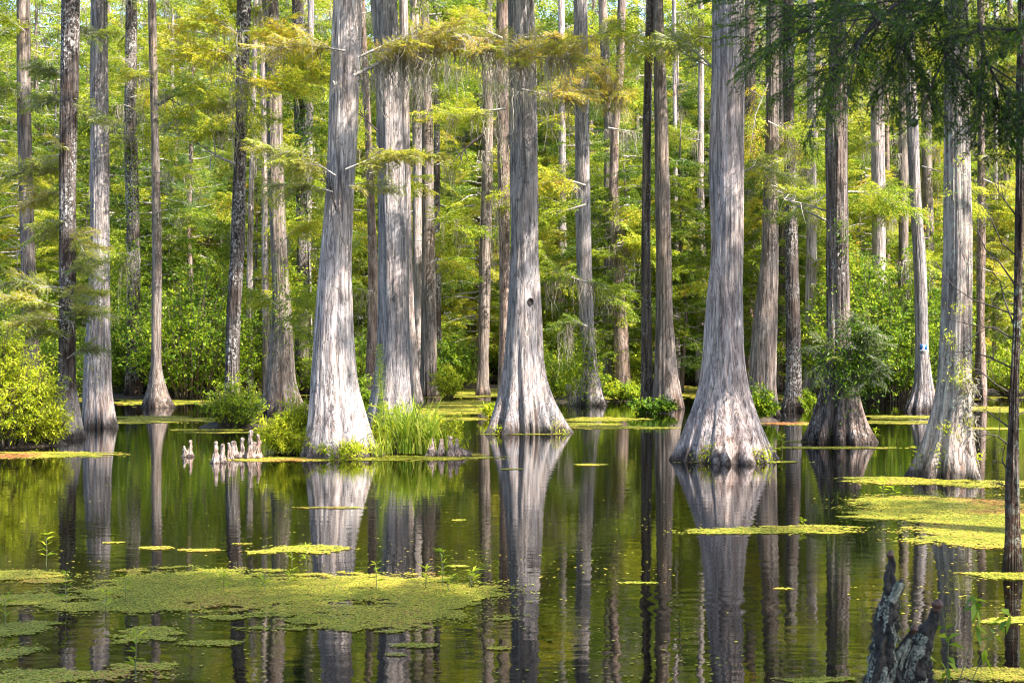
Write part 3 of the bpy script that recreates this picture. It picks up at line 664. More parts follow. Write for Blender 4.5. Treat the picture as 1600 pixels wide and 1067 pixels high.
def bough(key, pts, D, tint, ns=14, tpl=TPL_NEAR, sc=.9, rad=.02, mossn=0, mL=.7, name="bough", flat=.25, ddepth=.0, start=.1, spread=1.0, upb=.05):
    t = TREES[key]; rr = np.random.default_rng(hash_s(key) + int(pts[0][0]) + int(pts[-1][1]) * 3)
    base = np.array([t["X"], t["D"], 0]); P = []
    for i, q in enumerate(pts):
        DD = D + ddepth * i / max(1, len(pts) - 1) + (q[2] if len(q) > 2 else 0)
        P.append(pt(q[0], q[1], DD) - base)
    gl, gw, gm = Geo(), Geo(), Geo()
    limb(gl, gw, rr, P, rad, ns, tpl, sc, tint, flat, True, start, .004, spread, upb)
    P = np.array(P)
    for _ in range(mossn):
        s = rr.uniform(0, 1) * (len(P) - 1); k = min(len(P) - 2, int(s)); p = P[k] + (P[k + 1] - P[k]) * (s - k)
        moss(gm, rr, p + rr.normal(0, .12, 3) * [1, 1, .3], mL * rr.uniform(.4, 1.2), 9, .12, .022)
    b = part(name, gl.mesh(name, M_CYP), t["root"]); part("twigs", gw.mesh("twigs", M_TWIG), b)
    if mossn: part("hanging_moss", gm.mesh("moss", M_MOSS), b)
# the orange bough high across the middle, and its mates
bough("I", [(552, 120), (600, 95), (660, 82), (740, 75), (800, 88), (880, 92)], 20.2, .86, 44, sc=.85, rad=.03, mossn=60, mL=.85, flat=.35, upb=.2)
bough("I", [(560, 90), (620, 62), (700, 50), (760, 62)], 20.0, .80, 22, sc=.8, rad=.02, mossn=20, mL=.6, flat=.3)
bough("I", [(540, 80), (480, 70), (430, 78)], 20.6, .78, 14, sc=.8, rad=.02, mossn=5, mL=.4)
bough("M", [(820, 60), (870, 55), (930, 110), (965, 150)], 25.5, .76, 34, sc=1.0, rad=.03, mossn=34, mL=1.0, flat=.4)
bough("M", [(815, 140), (860, 150), (905, 140)], 25.0, .75, 16, sc=.9, rad=.02, mossn=14, mL=1.1, flat=.3)
bough("I", [(525, 275), (480, 245), (430, 235)], 20.4, .70, 20, sc=.75, rad=.015, flat=.2)
bough("I", [(540, 265), (600, 240), (655, 248)], 20.4, .72, 20, sc=.75, rad=.015, flat=.2)
bough("I", [(520, 300), (470, 285), (440, 290)], 20.7, .66, 12, sc=.7, rad=.012, flat=.2, mossn=3, mL=.4)
bough("I", [(545, 290), (575, 285), (600, 300)], 20.5, .6, 8, sc=.6, rad=.01)
bough("L", [(770, 180), (735, 172), (700, 185)], 44, .62, 14, TPL_MID, sc=1.3, rad=.03)
bough("L2", [(790, 170), (750, 175), (700, 182)], 33, .66, 14, TPL_MID, sc=1.0, rad=.03, mossn=6, mL=1.0)
bough("L2", [(785, 60), (740, 40), (690, 50)], 33, .6, 16, TPL_MID, sc=1.1, rad=.03, mossn=10, mL=1.0)
bough("L2", [(787, 100), (770, 120), (780, 200), (786, 330)], 33.2, .4, 3, TPL_MID, sc=.5, rad=.01, mossn=34, mL=1.2)
bough("L", [(768, 60), (750, 50), (740, 40)], 44, .5, 8, TPL_MID, sc=1.2, rad=.02, mossn=14, mL=1.8)
bough("J2", [(640, 110), (690, 100), (730, 112)], 37, .6, 10, TPL_MID, sc=1.1, rad=.03, mossn=16, mL=1.3)
bough("N", [(915, 290), (870, 275), (835, 300)], 33, .66, 20, TPL_MID, sc=1.2, rad=.03, flat=.3, mossn=4, mL=.8)
bough("N", [(915, 320), (880, 330), (850, 345)], 33, .55, 16, TPL_MID, sc=1.2, rad=.03)
bough("N", [(912, 440), (870, 425), (845, 440)], 35, .5, 18, TPL_MID, sc=1.1, rad=.03, mossn=12, mL=1.3)
bough("N", [(912, 440), (940, 445), (960, 465)], 35, .48, 14, TPL_MID, sc=1.0, rad=.03, mossn=6, mL=1.0)
bough("N", [(905, 100), (860, 110), (840, 130)], 35, .62, 14, TPL_MID, sc=1.2, rad=.03, mossn=12, mL=1.2)
bough("N", [(915, 60), (950, 50), (990, 70)], 36, .6, 16, TPL_MID, sc=1.2, rad=.03, mossn=6, mL=1.0)
bough("N", [(918, 510), (895, 500), (878, 520)], 37, .42, 14, TPL_MID, sc=.9, rad=.02, mossn=14, mL=1.2)
bough("O", [(950, 200), (980, 205), (1000, 208)], 44, .4, 4, TPL_MID, sc=.8, rad=.03, mossn=14, mL=1.0)
bough("P2", [(1040, 60), (1075, 60), (1110, 70)], 34, .6, 14, TPL_MID, sc=1.0, rad=.03, mossn=3)
bough("R", [(1112, 105), (1075, 70), (1050, 65)], 20.8, .5, 10, TPL_NEAR, sc=.7, rad=.015)
bough("R", [(1115, 60), (1080, 55), (1040, 70)], 21.5, .62, 12, TPL_NEAR, sc=.8, rad=.015)
bough("Q", [(1095, 220), (1070, 215), (1050, 235)], 50, .6, 14, TPL_FAR, sc=1.3, rad=.03)
bough("R", [(1160, 270), (1185, 255), (1215, 275)], 22.0, .68, 9, TPL_NEAR, sc=.8, rad=.012)
bough("S2", [(1200, 190), (1230, 205), (1250, 230)], 32, .66, 12, TPL_MID, sc=.9, rad=.02, mossn=5)
bough("S2", [(1205, 290), (1240, 300), (1280, 320)], 32, .55, 14, TPL_MID, sc=1.0, rad=.02, mossn=5)
bough("S2", [(1200, 130), (1180, 180), (1172, 240)], 32, .7, 10, TPL_MID, sc=.9, rad=.02)
bough("V", [(1325, 300), (1365, 300), (1400, 325)], 27, .45, 14, TPL_MID, sc=.9, rad=.02)
bough("V", [(1295, 300), (1260, 330), (1235, 340)], 26, .5, 12, TPL_MID, sc=.8, rad=.02)
bough("Y", [(1440, 260), (1475, 270), (1500, 300)], 33, .66, 12, TPL_MID, sc=1.0, rad=.02)
bough("Z", [(1515, 60), (1550, 40), (1600, 60)], 18, .7, 18, TPL_NEAR, sc=.8, rad=.015)
bough("Z", [(1515, 110), (1560, 115), (1610, 105)], 18.4, .66, 16, TPL_NEAR, sc=.8, rad=.015)
bough("AA", [(1536, 280), (1560, 290), (1600, 300)], 40, .66, 16, TPL_MID, sc=1.2, rad=.02)
bough("AA", [(1535, 340), (1570, 345), (1600, 360)], 40, .7, 16, TPL_MID, sc=1.2, rad=.02)
bough("AA", [(1535, 420), (1565, 430), (1605, 440)], 39, .68, 12, TPL_MID, sc=1.2, rad=.02)
# left side foliage
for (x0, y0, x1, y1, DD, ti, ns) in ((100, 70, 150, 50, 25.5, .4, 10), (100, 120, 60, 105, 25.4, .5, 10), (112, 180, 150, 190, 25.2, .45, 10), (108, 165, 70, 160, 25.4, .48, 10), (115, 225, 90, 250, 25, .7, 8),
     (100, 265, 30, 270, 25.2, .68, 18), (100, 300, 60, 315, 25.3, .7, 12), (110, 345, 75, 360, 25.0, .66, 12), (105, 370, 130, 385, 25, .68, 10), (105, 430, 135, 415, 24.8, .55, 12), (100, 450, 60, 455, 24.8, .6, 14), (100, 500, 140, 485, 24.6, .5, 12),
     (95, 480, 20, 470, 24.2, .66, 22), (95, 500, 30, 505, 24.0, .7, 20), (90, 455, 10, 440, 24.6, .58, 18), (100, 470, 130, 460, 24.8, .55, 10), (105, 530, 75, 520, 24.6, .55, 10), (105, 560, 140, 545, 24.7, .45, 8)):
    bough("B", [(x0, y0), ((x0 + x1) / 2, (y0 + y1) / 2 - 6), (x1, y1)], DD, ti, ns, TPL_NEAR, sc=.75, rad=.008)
for (k, x0, y0, x1, y1, DD, ti, ns, mo) in (("C", 40, 130, 0, 145, 33, .55, 14, 4), ("C", 40, 50, 0, 30, 33, .55, 14, 0), ("D", 205, 85, 250, 95, 42, .6, 14, 3), ("D", 205, 180, 240, 165, 40, .66, 14, 4), ("D", 205, 100, 170, 95, 42, .5, 12, 2),
     ("D", 207, 210, 180, 240, 42, .5, 12, 0), ("F", 380, 60, 320, 30, 27.5, .70, 22, 10), ("F", 380, 90, 310, 85, 27.5, .72, 24, 10), ("F", 378, 50, 440, 60, 27, .72, 22, 8), ("F", 375, 130, 440, 140, 27, .6, 16, 6), ("F", 378, 170, 320, 160, 28, .55, 16, 12),
     ("F", 372, 215, 330, 205, 27.4, .5, 12, 8), ("E", 243, 160, 300, 140, 35, .45, 12, 10), ("E", 245, 200, 300, 195, 35, .5, 14, 12), ("E", 245, 270, 310, 280, 36, .45, 14, 10), ("E", 245, 330, 290, 340, 36, .4, 14, 4), ("E", 240, 130, 200, 120, 36, .6, 10, 3),
     ("F", 370, 110, 395, 215, 27.2, .62, 12, 4), ("H", 430, 110, 480, 100, 31, .6, 18, 6), ("H", 425, 90, 470, 130, 31, .66, 14, 4), ("H", 420, 30, 380, 20, 31, .6, 16, 4), ("H", 440, 380, 480, 350, 31, .6, 14, 3), ("H", 440, 470, 485, 480, 31, .5, 16, 0), ("H", 440, 500, 470, 520, 31, .48, 16, 0),
     ("H", 435, 480, 410, 470, 31, .5, 12, 0), ("G", 395, 250, 360, 245, 44, .55, 12, 6), ("H2", 470, 200, 500, 215, 44, .4, 14, 2), ("H2", 468, 300, 500, 310, 44, .45, 14, 2), ("I2", 575, 170, 560, 200, 40, .6, 10, 0), ("I2", 578, 370, 560, 380, 40, .55, 12, 0),
     ("T", 1235, 230, 1265, 240, 34, .5, 12, 8), ("W", 1372, 230, 1345, 225, 46, .5, 12, 6), ("W", 1372, 300, 1400, 290, 46, .5, 12, 6), ("X", 1412, 220, 1430, 210, 44, .5, 8, 16), ("Y2", 1449, 240, 1470, 235, 50, .55, 12, 8), ("U", 1266, 330, 1285, 345, 43, .5, 12, 6)):
    bough(k, [(x0, y0), ((x0 + x1) / 2, (y0 + y1) / 2 - 8), (x1, y1)], DD, ti, ns, TPL_MID, sc=.95, rad=.012, mossn=mo, mL=.9)
ra = np.random.default_rng(505)
for k, t in list(TREES.items()):
    if t["D"] > 40:
        for _ in range(4):
            y = ra.uniform(20, 470); z = CH - (y - HY) / FPX * t["D"]; xc = 800 + (t["X"] + float(np.interp(z, t["zs"], t["xs"]))) / t["D"] * FPX
            sg = ra.choice([-1, 1]); l = ra.uniform(18, 52) * sg
            bough(k, [(xc, y), (xc + l * .5, y - ra.uniform(0, 8)), (xc + l, y + ra.uniform(-4, 14))], t["D"] - ra.uniform(.3, 1.5), ra.uniform(.42, .66), 12, TPL_FAR, sc=1.1, rad=.02, mossn=int(ra.integers(3, 10)), mL=1.6, flat=.35)
# ferny sprays wrapped round the ribbed cone foot tree
for (x1, y1, x0, y0) in ((1358, 515, 1325, 545), (1366, 555, 1325, 560), (1352, 590, 1325, 575), (1335, 600, 1318, 580), (1338, 500, 1318, 530), (1362, 535, 1320, 555), (1285, 540, 1300, 555), (1282, 575, 1300, 565), (1350, 575, 1320, 560), (1345, 525, 1320, 540), (1375, 580, 1330, 565)):
    bough("V", [(x0, y0, -.25), ((x0 + x1) / 2, (y0 + y1) / 2 - 8, -.45), (x1, y1, -.55)], 24.1, .18 if x1 > 1310 else .34, 9, TPL_NEAR, sc=.6, rad=.006, flat=.6)

def beard(key, spots, D, L=.6, n=10):
    t = TREES[key]; rr = np.random.default_rng(hash_s(key) + 15); g = Geo(); base = np.array([t["X"], t["D"], 0])
    for (x, y) in spots:
        moss(g, rr, pt(x, y, D) - base, L, n, .12, .025)
    part("hanging_moss", g.mesh("moss", M_MOSS), t["root"])
def tuft(key, spots, D, tint, n=40, ll=.08, lw=.02, name="epiphyte", spread=.14, mat=None):
    t = TREES[key]; rr = np.random.default_rng(hash_s(key) + 5); g = Geo(); base = np.array([t["X"], t["D"], 0])
    for (x, y, s) in spots:
        p = pt(x, y, D) - base; m = int(n * s)
        pp = p + rr.normal(0, spread * s ** .5, (m, 3)) * [1, .4, 1]
        dd = norm(rr.normal(0, 1, (m, 3)) + [0, -.5, .2])
        g.leaves(leaf_quads(rr, pp, dd, ll, lw), np.clip(tint + rr.normal(0, .15, m), 0, 1))
    part(name, g.mesh(name, mat or M_BROAD), t["root"])["kind"] = "stuff"
tuft("Z", [(1500, 590, 1.5), (1508, 600, 1.3), (1485, 530, .8), (1492, 675, 1.2), (1475, 668, .6), (1512, 660, 1.0), (1495, 480, .7), (1530, 715, .7), (1507, 570, .8), (1490, 690, .8), (1480, 300, .6), (1500, 250, .6), (1465, 700, .4)], 17.62, .8, 60, .06, .015, spread=.06)
tuft("V", [(1330, 540, 2.5), (1345, 560, 2.5), (1325, 575, 2.5), (1350, 585, 2), (1312, 590, 1.6), (1338, 520, 2), (1300, 560, 1.5), (1345, 605, 1.2)], 23.45, .26, 110, .085, .026, spread=.16, name="leafy_growth")
tuft("V", [(1318, 360, 1.0), (1322, 375, 1), (1312, 350, .8), (1326, 395, .8), (1300, 450, .4)], 23.9, .45, 50, .07, .025, spread=.08, name="vine")
tuft("H2", [(470, 180, 2), (472, 210, 2), (466, 240, 2), (474, 260, 2), (468, 300, 1.6), (475, 150, 1.4)], 45.6, .4, 120, .13, .07, spread=.3, name="vine")
tuft("N", [(905, 540, 2), (915, 560, 2), (900, 580, 2), (910, 600, 2), (925, 560, 1.5), (893, 560, 2), (890, 600, 2)], 37.8, .45, 120, .11, .05, spread=.28, name="vine")
tuft("H", [(452, 430, 1.6), (455, 460, 2), (448, 485, 2), (455, 505, 1.6), (440, 480, 1.4), (430, 300, 1.0), (435, 330, 1.2), (422, 180, 1.0)], 32.4, .45, 110, .09, .035, spread=.22, name="vine")
tuft("D", [(206, 250, 1.5), (208, 290, 1.6), (203, 330, 1.4), (210, 400, 1.6), (207, 440, 1.8), (212, 480, 1.8)], 41.6, .5, 90, .11, .045, spread=.26, name="vine")
tuft("B", [(112, 240, 1.4), (116, 190, 1.2), (108, 320, 1.4), (100, 400, 1.4), (112, 440, 1.6), (102, 480, 1.6), (115, 520, 1.4), (100, 560, 1.4), (116, 575, 1.2)], 25.3, .6, 70, .085, .02, spread=.15, name="vine")
tuft("R", [(1100, 712, 1.2), (1108, 700, .7), (1172, 710, .8), (1190, 713, 1.0), (1203, 713, .8)], 19.9, .8, 60, .07, .018, spread=.07, name="epiphyte")
tuft("M", [(778, 672, .8), (868, 668, .8), (882, 676, .6)], 26.0, .75, 60, .07, .018, spread=.07, name="epiphyte")
for _k, _sp, _D in (("K2", [(660, 90), (672, 100), (665, 120), (678, 130), (655, 110), (690, 95)], 42), ("L", [(756, 110), (768, 150), (760, 200), (765, 250), (757, 300), (768, 120), (752, 170)], 44), ("M", [(800, 110), (806, 125), (798, 150), (812, 115), (803, 180), (796, 210), (822, 105)], 26.1), ("F", [(378, 120), (370, 150), (366, 190), (384, 130)], 27.4), ("X", [(1408, 150), (1412, 200), (1404, 240), (1415, 180)], 45)):
    beard(_k, _sp, _D, .9, 12)
# beard moss round the grey moss draped tree's foot and the lichen patched tree
beard("Z", [(1510, 590), (1515, 600), (1505, 605), (1518, 630), (1522, 650), (1520, 670)], 17.6, .35, 14)
beard("N", [(915, 575), (905, 590), (920, 580), (895, 610), (888, 600)], 37.6, .8, 14)
# dark knot hole and nail marks on the central cypress
def ring_disc(c, rx, rz, yoff, n=14):
    a = np.arange(n) / n * 2 * pi
    V = [(c[0] + rx * math.cos(t) * (1 + .15 * math.sin(3 * t)), c[1] + yoff, c[2] + rz * math.sin(t)) for t in a]
    return V
tM = TREES["M"]; c = pt(829, 472, tM["D"]) - np.array([tM["X"], tM["D"], 0])
g = Geo(); rM = float(np.interp(c[2], tM["zs"], tM["rs"]))
xo = c[0] - float(np.interp(c[2], tM["zs"], tM["xs"])); yy = -math.sqrt(max(.01, rM ** 2 - xo ** 2)) - .012
for k in range(5):   # lumpy rim and dark centre
    a = np.linspace(0, 2 * pi, 13); rr_ = .05 - k * .010
    P = np.stack([c[0] + rr_ * np.cos(a), np.full(13, yy - .008 + k * .006), c[2] + rr_ * 1.3 * np.sin(a)], -1); g.tube(P, .010, 5)
part("knot", g.mesh("knot", M_TWIGD, True), tM["root"])

# ------------------------------------------------------------------ the number sign on its tree
tY = TREES["Y"]; c = pt(1439.5, 543, tY["D"]); zc = c[2]
rY = float(np.interp(zc, tY["zs"], tY["rs"])); ysg = tY["D"] - rY - .035
sg = thing("number_sign", "small blue plate with a white numeral 3 nailed to the curved grey cypress", "sign", (c[0], ysg, zc))
def bx(g, x0, x1, y0, y1, z0, z1):
    V = [(x0, y0, z0), (x1, y0, z0), (x1, y1, z0), (x0, y1, z0), (x0, y0, z1), (x1, y0, z1), (x1, y1, z1), (x0, y1, z1)]
    g.add(V, [[0, 1, 2, 3], [4, 7, 6, 5], [0, 4, 5, 1], [1, 5, 6, 2], [2, 6, 7, 3], [3, 7, 4, 0]])
g = Geo(); bx(g, -.088, .088, 0, .006, -.062, .078); part("plate", g.mesh("plate", M_BLUE), sg)
g = Geo(); bx(g, -.092, .092, -.002, .008, -.078, -.062); part("lower_edge", g.mesh("edge", M_WHITE), sg)
fc = bpy.data.curves.new("digit", 'FONT'); fc.body = "3"; fc.size = .14; fc.extrude = .002; fc.offset = .003; fc.align_x = 'CENTER'; fc.align_y = 'CENTER'
tmp = bpy.data.objects.new("tmp", fc); COL.objects.link(tmp)
dg = bpy.context.evaluated_depsgraph_get(); me = bpy.data.meshes.new_from_object(tmp.evaluated_get(dg)); bpy.data.objects.remove(tmp)
me.materials.clear(); me.materials.append(M_WHITE)
d = part("numeral", me, sg, (0, -.004, .008)); d.rotation_euler = (pi / 2, 0, 0)
g = Geo(); g.tube([(0, -.004, .066), (0, .04, .066)], .006, 6); part("nail", g.mesh("nail", M_TWIGD), sg)

# ------------------------------------------------------------------ island
def mound_mesh(seed, rx, ry, h, mat=M_SOIL, n=46):
    a = np.linspace(0, 2 * pi, 64, endpoint=False); rr = np.linspace(0, 1, 18)
    A, Q_ = np.meshgrid(a, rr); e = 1 + .22 * fbm(np.cos(A) * 2, np.sin(A) * 2, seed=seed)
    X = rx * Q_ * e * np.cos(A); Y = ry * Q_ * e * np.sin(A)
    Z = h * (1 - Q_ ** 2) - .06 * Q_ ** 4 + .07 * fbm(X * 5, Y * 5, seed=seed + 2) * (1 - Q_ ** 3)
    V = np.stack([X, Y, Z], -1).reshape(-1, 3); i = np.arange(17)[:, None]; j = np.arange(64)[None]
    return mesh_np("mound", V, np.stack([i * 64 + j, i * 64 + (j + 1) % 64, (i + 1) * 64 + (j + 1) % 64, (i + 1) * 64 + j], -1).reshape(-1, 4), None, True, mat)
def mound(px, D, rx, ry, h, name="ground"):
    solo(name, mound_mesh(int(px), rx, ry, h), None, None, ((px - 800) / FPX * D, D, 0), kind="structure")
mound(560, 21.8, 1.3, .75, .16); mound(690, 21.6, .55, .4, .10); mound(20, 23.5, .95, .8, .2); mound(365, 28.2, .75, .5, .12)
mound(1188, 30.5, .45, .4, .1); mound(1028, 36.2, .7, .5, .12); mound(970, 47, 1.6, 1.2, .2); mound(900, 40.5, 1.1, .8, .15)
mound(270, 44, 3.5, 2.5, .2); mound(1380, 43.5, 3.0, 2.5, .2); mound(440, 36, 1.2, .9, .12); mound(720, 52, 2.2, 1.6, .15); mound(1280, 46, 1.6, 1.4, .15); mound(1590, 46, 2.4, 1.6, .2)

def own_shrub(px, yb, D, H, R, nst, lps, ll, lw, tint, label, seed, name="shrub", cat="shrub", twigs=6, flat=.7, z=0.02):
    X = (px - 800) / FPX * D
    a, b = shrub_mesh(seed, H, R, nst, lps, ll, lw, tint, twigs=twigs, flat=flat)
    t = thing(name, label, cat, (X, D, z)); part("foliage", a, t); part("stems", b, t); return t
own_shrub(8, 705, 22.9, 2.0, .88, 230, 130, .085, .024, .93, "large bright yellow green shrub at the left edge of the water", 401, twigs=9)
own_shrub(70, 700, 23.2, .9, .42, 40, 80, .08, .022, .80, "smaller yellow green bush in front of the pale swollen foot", 402, twigs=6)
own_shrub(365, 668, 27.9, 1.05, .68, 80, 90, .075, .026, .62, "round dense bush at the foot of the dark leaning trunk", 403, twigs=7)
own_shrub(450, 708, 21.4, .66, .42, 70, 70, .10, .022, .88, "weedy bush at the left end of the island", 404, twigs=5)
own_shrub(487, 712, 21.0, .42, .25, 18, 45, .09, .018, .82, "low weeds left of the pale sunlit foot", 405, twigs=4)
own_shrub(535, 712, 20.6, .26, .50, 26, 36, .09, .018, .80, "low weeds directly below the pale sunlit foot", 406, twigs=4)
own_shrub(470, 700, 21.6, .95, .36, 60, 70, .10, .022, .82, "tall leafy weeds against the left side of the pale sunlit foot", 416, twigs=6)
own_shrub(590, 712, 21.3, .42, .26, 26, 50, .10, .020, .84, "weeds filling the notch right of the pale sunlit foot", 417, twigs=5)
own_shrub(437, 706, 21.9, .5, .28, 30, 50, .10, .018, .84, "bright weed tuft at the extreme left tip of the island", 418, twigs=5)
own_shrub(612, 705, 22.3, .78, .34, 34, 55, .11, .022, .78, "leafy weeds between the pale sunlit foot and the grass clump", 407, twigs=5)
own_shrub(700, 706, 21.6, .62, .34, 44, 50, .09, .020, .88, "small weeds growing among the knees at the island's right end", 408, twigs=4)
own_shrub(1190, 655, 30.5, .75, .38, 40, 70, .10, .04, .42, "dark green bush right of the largest cypress", 409, twigs=6)
own_shrub(1020, 652, 33.6, .38, .62, 46, 60, .09, .04, .38, "low dark green bush below the smooth brown cypress", 410, twigs=5)
own_shrub(768, 645, 31.5, .42, .22, 22, 50, .10, .03, .75, "small bright bush at the left side of the central cypress", 411, twigs=5)
own_shrub(975, 632, 40.5, .6, .8, 46, 60, .12, .04, .6, "low grassy bush below the crossing pair", 412, twigs=5)
own_shrub(700, 625, 42.3, 1.1, .5, 40, 60, .11, .035, .72, "yellowish bush beside the reddish roots", 413, twigs=6)
own_shrub(1255, 640, 35.2, .5, .5, 30, 60, .10, .04, .5, "small green bush at the foot of the black barked tree", 414, twigs=5)
own_shrub(560, 640, 33, .9, .5, 40, 60, .11, .035, .5, "green bush in the gap behind the pale sunlit cypress", 415, twigs=5)

# grass clump with long arching blades
def blades(seed, n, H, spread, w=.014):
    r = np.random.default_rng(seed); g = Geo()
    for i in range(n):
        a = r.uniform(0, 2 * pi); b = np.array([r.normal(0, spread * .35), r.normal(0, spread * .2), 0]); h = H * r.uniform(.5, 1.05)
        d = np.array([math.cos(a), math.sin(a), 0]); bend = r.uniform(.15, .95)
        t = np.linspace(0, 1, 7)[:, None]
        C = b + d * (h * bend * t ** 2) + np.array([0, 0, 1]) * (h * (t - .42 * bend * t ** 3))
        s = np.cross(d, [0, 0, 1]); ww = w * np.array([.6, 1, 1, .9, .7, .4, .05])[:, None]
        V = np.empty((14, 3)); V[0::2] = C - s * ww * .5; V[1::2] = C + s * ww * .5
        k = np.arange(6) * 2
        g.add(V, np.stack([k, k + 1, k + 3, k + 2], -1), np.clip(r.normal(.55, .2), 0, 1))
    return g.mesh("blades", M_GRASS)
own_shrub(662, 704, 21.9, .70, .36, 40, 60, .09, .02, .84, "leafy weeds behind the tall arching grass", 419, twigs=6)
solo("grass_clump", blades(54, 90, .75, .40, .022), "arching grass leaning right over the knees at the island end", "grass clump", pt(672, 709, 21.2) * [1, 1, 0] + [0, 0, .02])
solo("grass_clump", blades(51, 210, 1.0, .5, .026), "tall clump of arching grass blades in front of the bluish grey cypress", "grass clump", pt(640, 708, 21.3) * [1, 1, 0] + [0, 0, .03])
solo("grass_clump", blades(52, 60, .45, .35, .016), "shorter grass tuft left of the tall arching clump", "grass clump", pt(588, 712, 20.9) * [1, 1, 0] + [0, 0, .02])
solo("grass_clump", blades(53, 40, .38, .2, .014), "thin grass tuft among the weeds under the pale sunlit cypress", "grass clump", pt(520, 714, 20.7) * [1, 1, 0] + [0, 0, .01])
# feathery tall weed
g = Geo(); gs = Geo(); rr = np.random.default_rng(60)
gs.tube([(0, 0, 0), (.02, 0, .6), (-.03, 0, 1.15), (-.05, 0, 1.62)], [.012, .010, .006, .002], 5)
for zz in np.linspace(.25, 1.6, 46):
    n = 14; p = np.tile([[-.03 * zz, 0, zz]], (n, 1)); dd = norm(rr.normal(0, 1, (n, 3)) * [1, 1, .3] + [0, 0, .6])
    g.leaves(leaf_quads(rr, p, dd, .16 * (1.1 - .4 * zz / 1.6), .008), np.clip(rr.normal(.55, .2, n), 0, 1))
t = thing("feathery_weed", "single tall feathery weed in front of the bluish grey cypress", "weed", pt(598, 712, 21.3) * [1, 1, 0] + [0, 0, .03])
part("stalk", gs.mesh("stalk", M_STEM), t); part("leaves", g.mesh("leaves", M_GRASS), t)

# ------------------------------------------------------------------ cypress knees
def knee_mesh(seed, peaks, dz=.012, na=40, mat=M_KNEE):
    """peaks: (dx, dy, height, base radius, tip radius, leanx). Each is a waisted cone with a knobbed tip"""
    g = Geo()
    for i, (dx, dy, h, rb, rt, lx) in enumerate(peaks):
        z = np.unique(np.concatenate([np.arange(-.06, h - rt, dz), h - rt * (1 - np.sin(np.linspace(0, pi / 2, 7)))]))
        s = np.clip(z / h, 0, 1); knob = np.exp(-((z - (h - rt * 1.1)) / (rt * .9)) ** 2) * rt * .35
        R = rt * .8 + (rb - rt * .8) * (1 - s) ** 1.5 + knob + .12 * rt * np.sin(z * 60 + seed + i)
        top = np.clip((h - z) / (rt * 1.0), 0, 1); R = R * np.sqrt(np.clip(1 - (1 - top) ** 2, 0.0004, 1))
        th = np.arange(na) / na * 2 * pi; TH, ZZ = np.meshgrid(th, z)
        n1 = fbm(np.cos(TH) * 1.6 + dx * 9, np.sin(TH) * 1.6, ZZ * 9, seed + i, 3)
        fl = np.abs(np.cos(TH * 3 + seed + ZZ * 4)) * (1 - np.clip(ZZ / h, 0, 1))
        RR = R[:, None] * (1.12 + .75 * n1 + .36 * (fl - .5))
        X = dx + lx * h * s[:, None] ** 1.3 + .012 * vnoise(z[:, None] * 14, z[:, None] * 0 + i, seed=seed) + RR * np.cos(TH); Y = dy + RR * np.sin(TH)
        V = np.stack([X, Y, ZZ], -1).reshape(-1, 3); m = len(z); a = np.arange(m - 1)[:, None]; b = np.arange(na)[None]
        g.add(V, np.stack([a * na + b, a * na + (b + 1) % na, (a + 1) * na + (b + 1) % na, (a + 1) * na + b], -1).reshape(-1, 4))
    return g.mesh("knee", mat, True)
def knee(px, py, peaks, label, seed):
    D = depth(py); s = D / FPX
    pk = [((x - px) * s, dy, h * s, rb * s, rt * s, lx) for (x, dy, h, rb, rt, lx) in peaks]
    solo("cypress_knee", knee_mesh(seed, pk), label, "cypress knee", ((px - 800) * s, D, 0), "cypress knees beside the island")
knee(294, 713, [(297, 0, 26, 6, 2.0, 0), (290, -.03, 17, 4, 1.6, -.02), (287, .02, 12, 3.5, 1.6, 0)], "lone knee standing apart at the far left of the row", 1)
knee(341, 723, [(337, 0, 34, 6, 2.4, 0), (347, .02, 30, 5, 2.6, .03)], "two headed knee nearest the viewer, second from the left", 2)
knee(358, 718, [(359, 0, 27, 5, 1.8, -.1)], "short dark knee right beside the two headed knee", 3)
knee(367, 716, [(366, 0, 28, 7, 3.2, 0)], "blunt round headed knee in the middle of the row", 4)
knee(379, 716, [(378, 0, 33, 5.5, 2.4, 0)], "slim pointed knee left of the tallest knee", 5)
knee(392, 716, [(391, 0, 45, 8, 3.0, 0), (396, .04, 26, 5, 2.0, 0)], "tallest knee of the row, pale and conical", 6)
knee(403, 715, [(403, 0, 37, 6.5, 2.6, 0)], "rightmost knee of the row, with a pointed cap", 7)
knee(675, 713, [(675, 0, 30, 8, 2.6, 0)], "upright knee left in the cluster at the island's right end", 8)
knee(689, 713, [(690, 0, 28, 8, 2.4, 0)], "narrow knee second in the cluster at the island's right end", 9)
knee(716, 713, [(707, 0, 32, 9, 2.6, -.1), (716, 0, 28, 10, 2.6, -.1), (724, .05, 14, 13, 4, -.5)], "broad fused knee sloping to the water at the island's right tip", 10)
knee(618, 708, [(618, 0, 38, 10, 4, -.15), (628, .05, 30, 8, 4, .15)], "stout reddish knee under the tall grass clump", 11)
knee(594, 712, [(594, 0, 22, 9, 4, -.3)], "low leaning knee between the pale sunlit foot and grass", 12)
knee(503, 712, [(500, 0, 26, 8, 4, 0), (512, 0, 20, 7, 4, 0)], "dark lumpy knee at the left of the pale sunlit foot", 13)
knee(537, 714, [(535, 0, 26, 6, 3, 0), (545, 0, 18, 6, 3, 0)], "dark slender knee in front of the pale sunlit foot", 14)
knee(1424, 641, [(1424, 0, 16, 11, 6, 0)], "smooth rounded knee beside the blue sign tree", 15)
knee(1200, 718, [(1200, 0, 8, 6, 4, 0)], "tiny knee at the right edge of the largest cypress foot", 16)

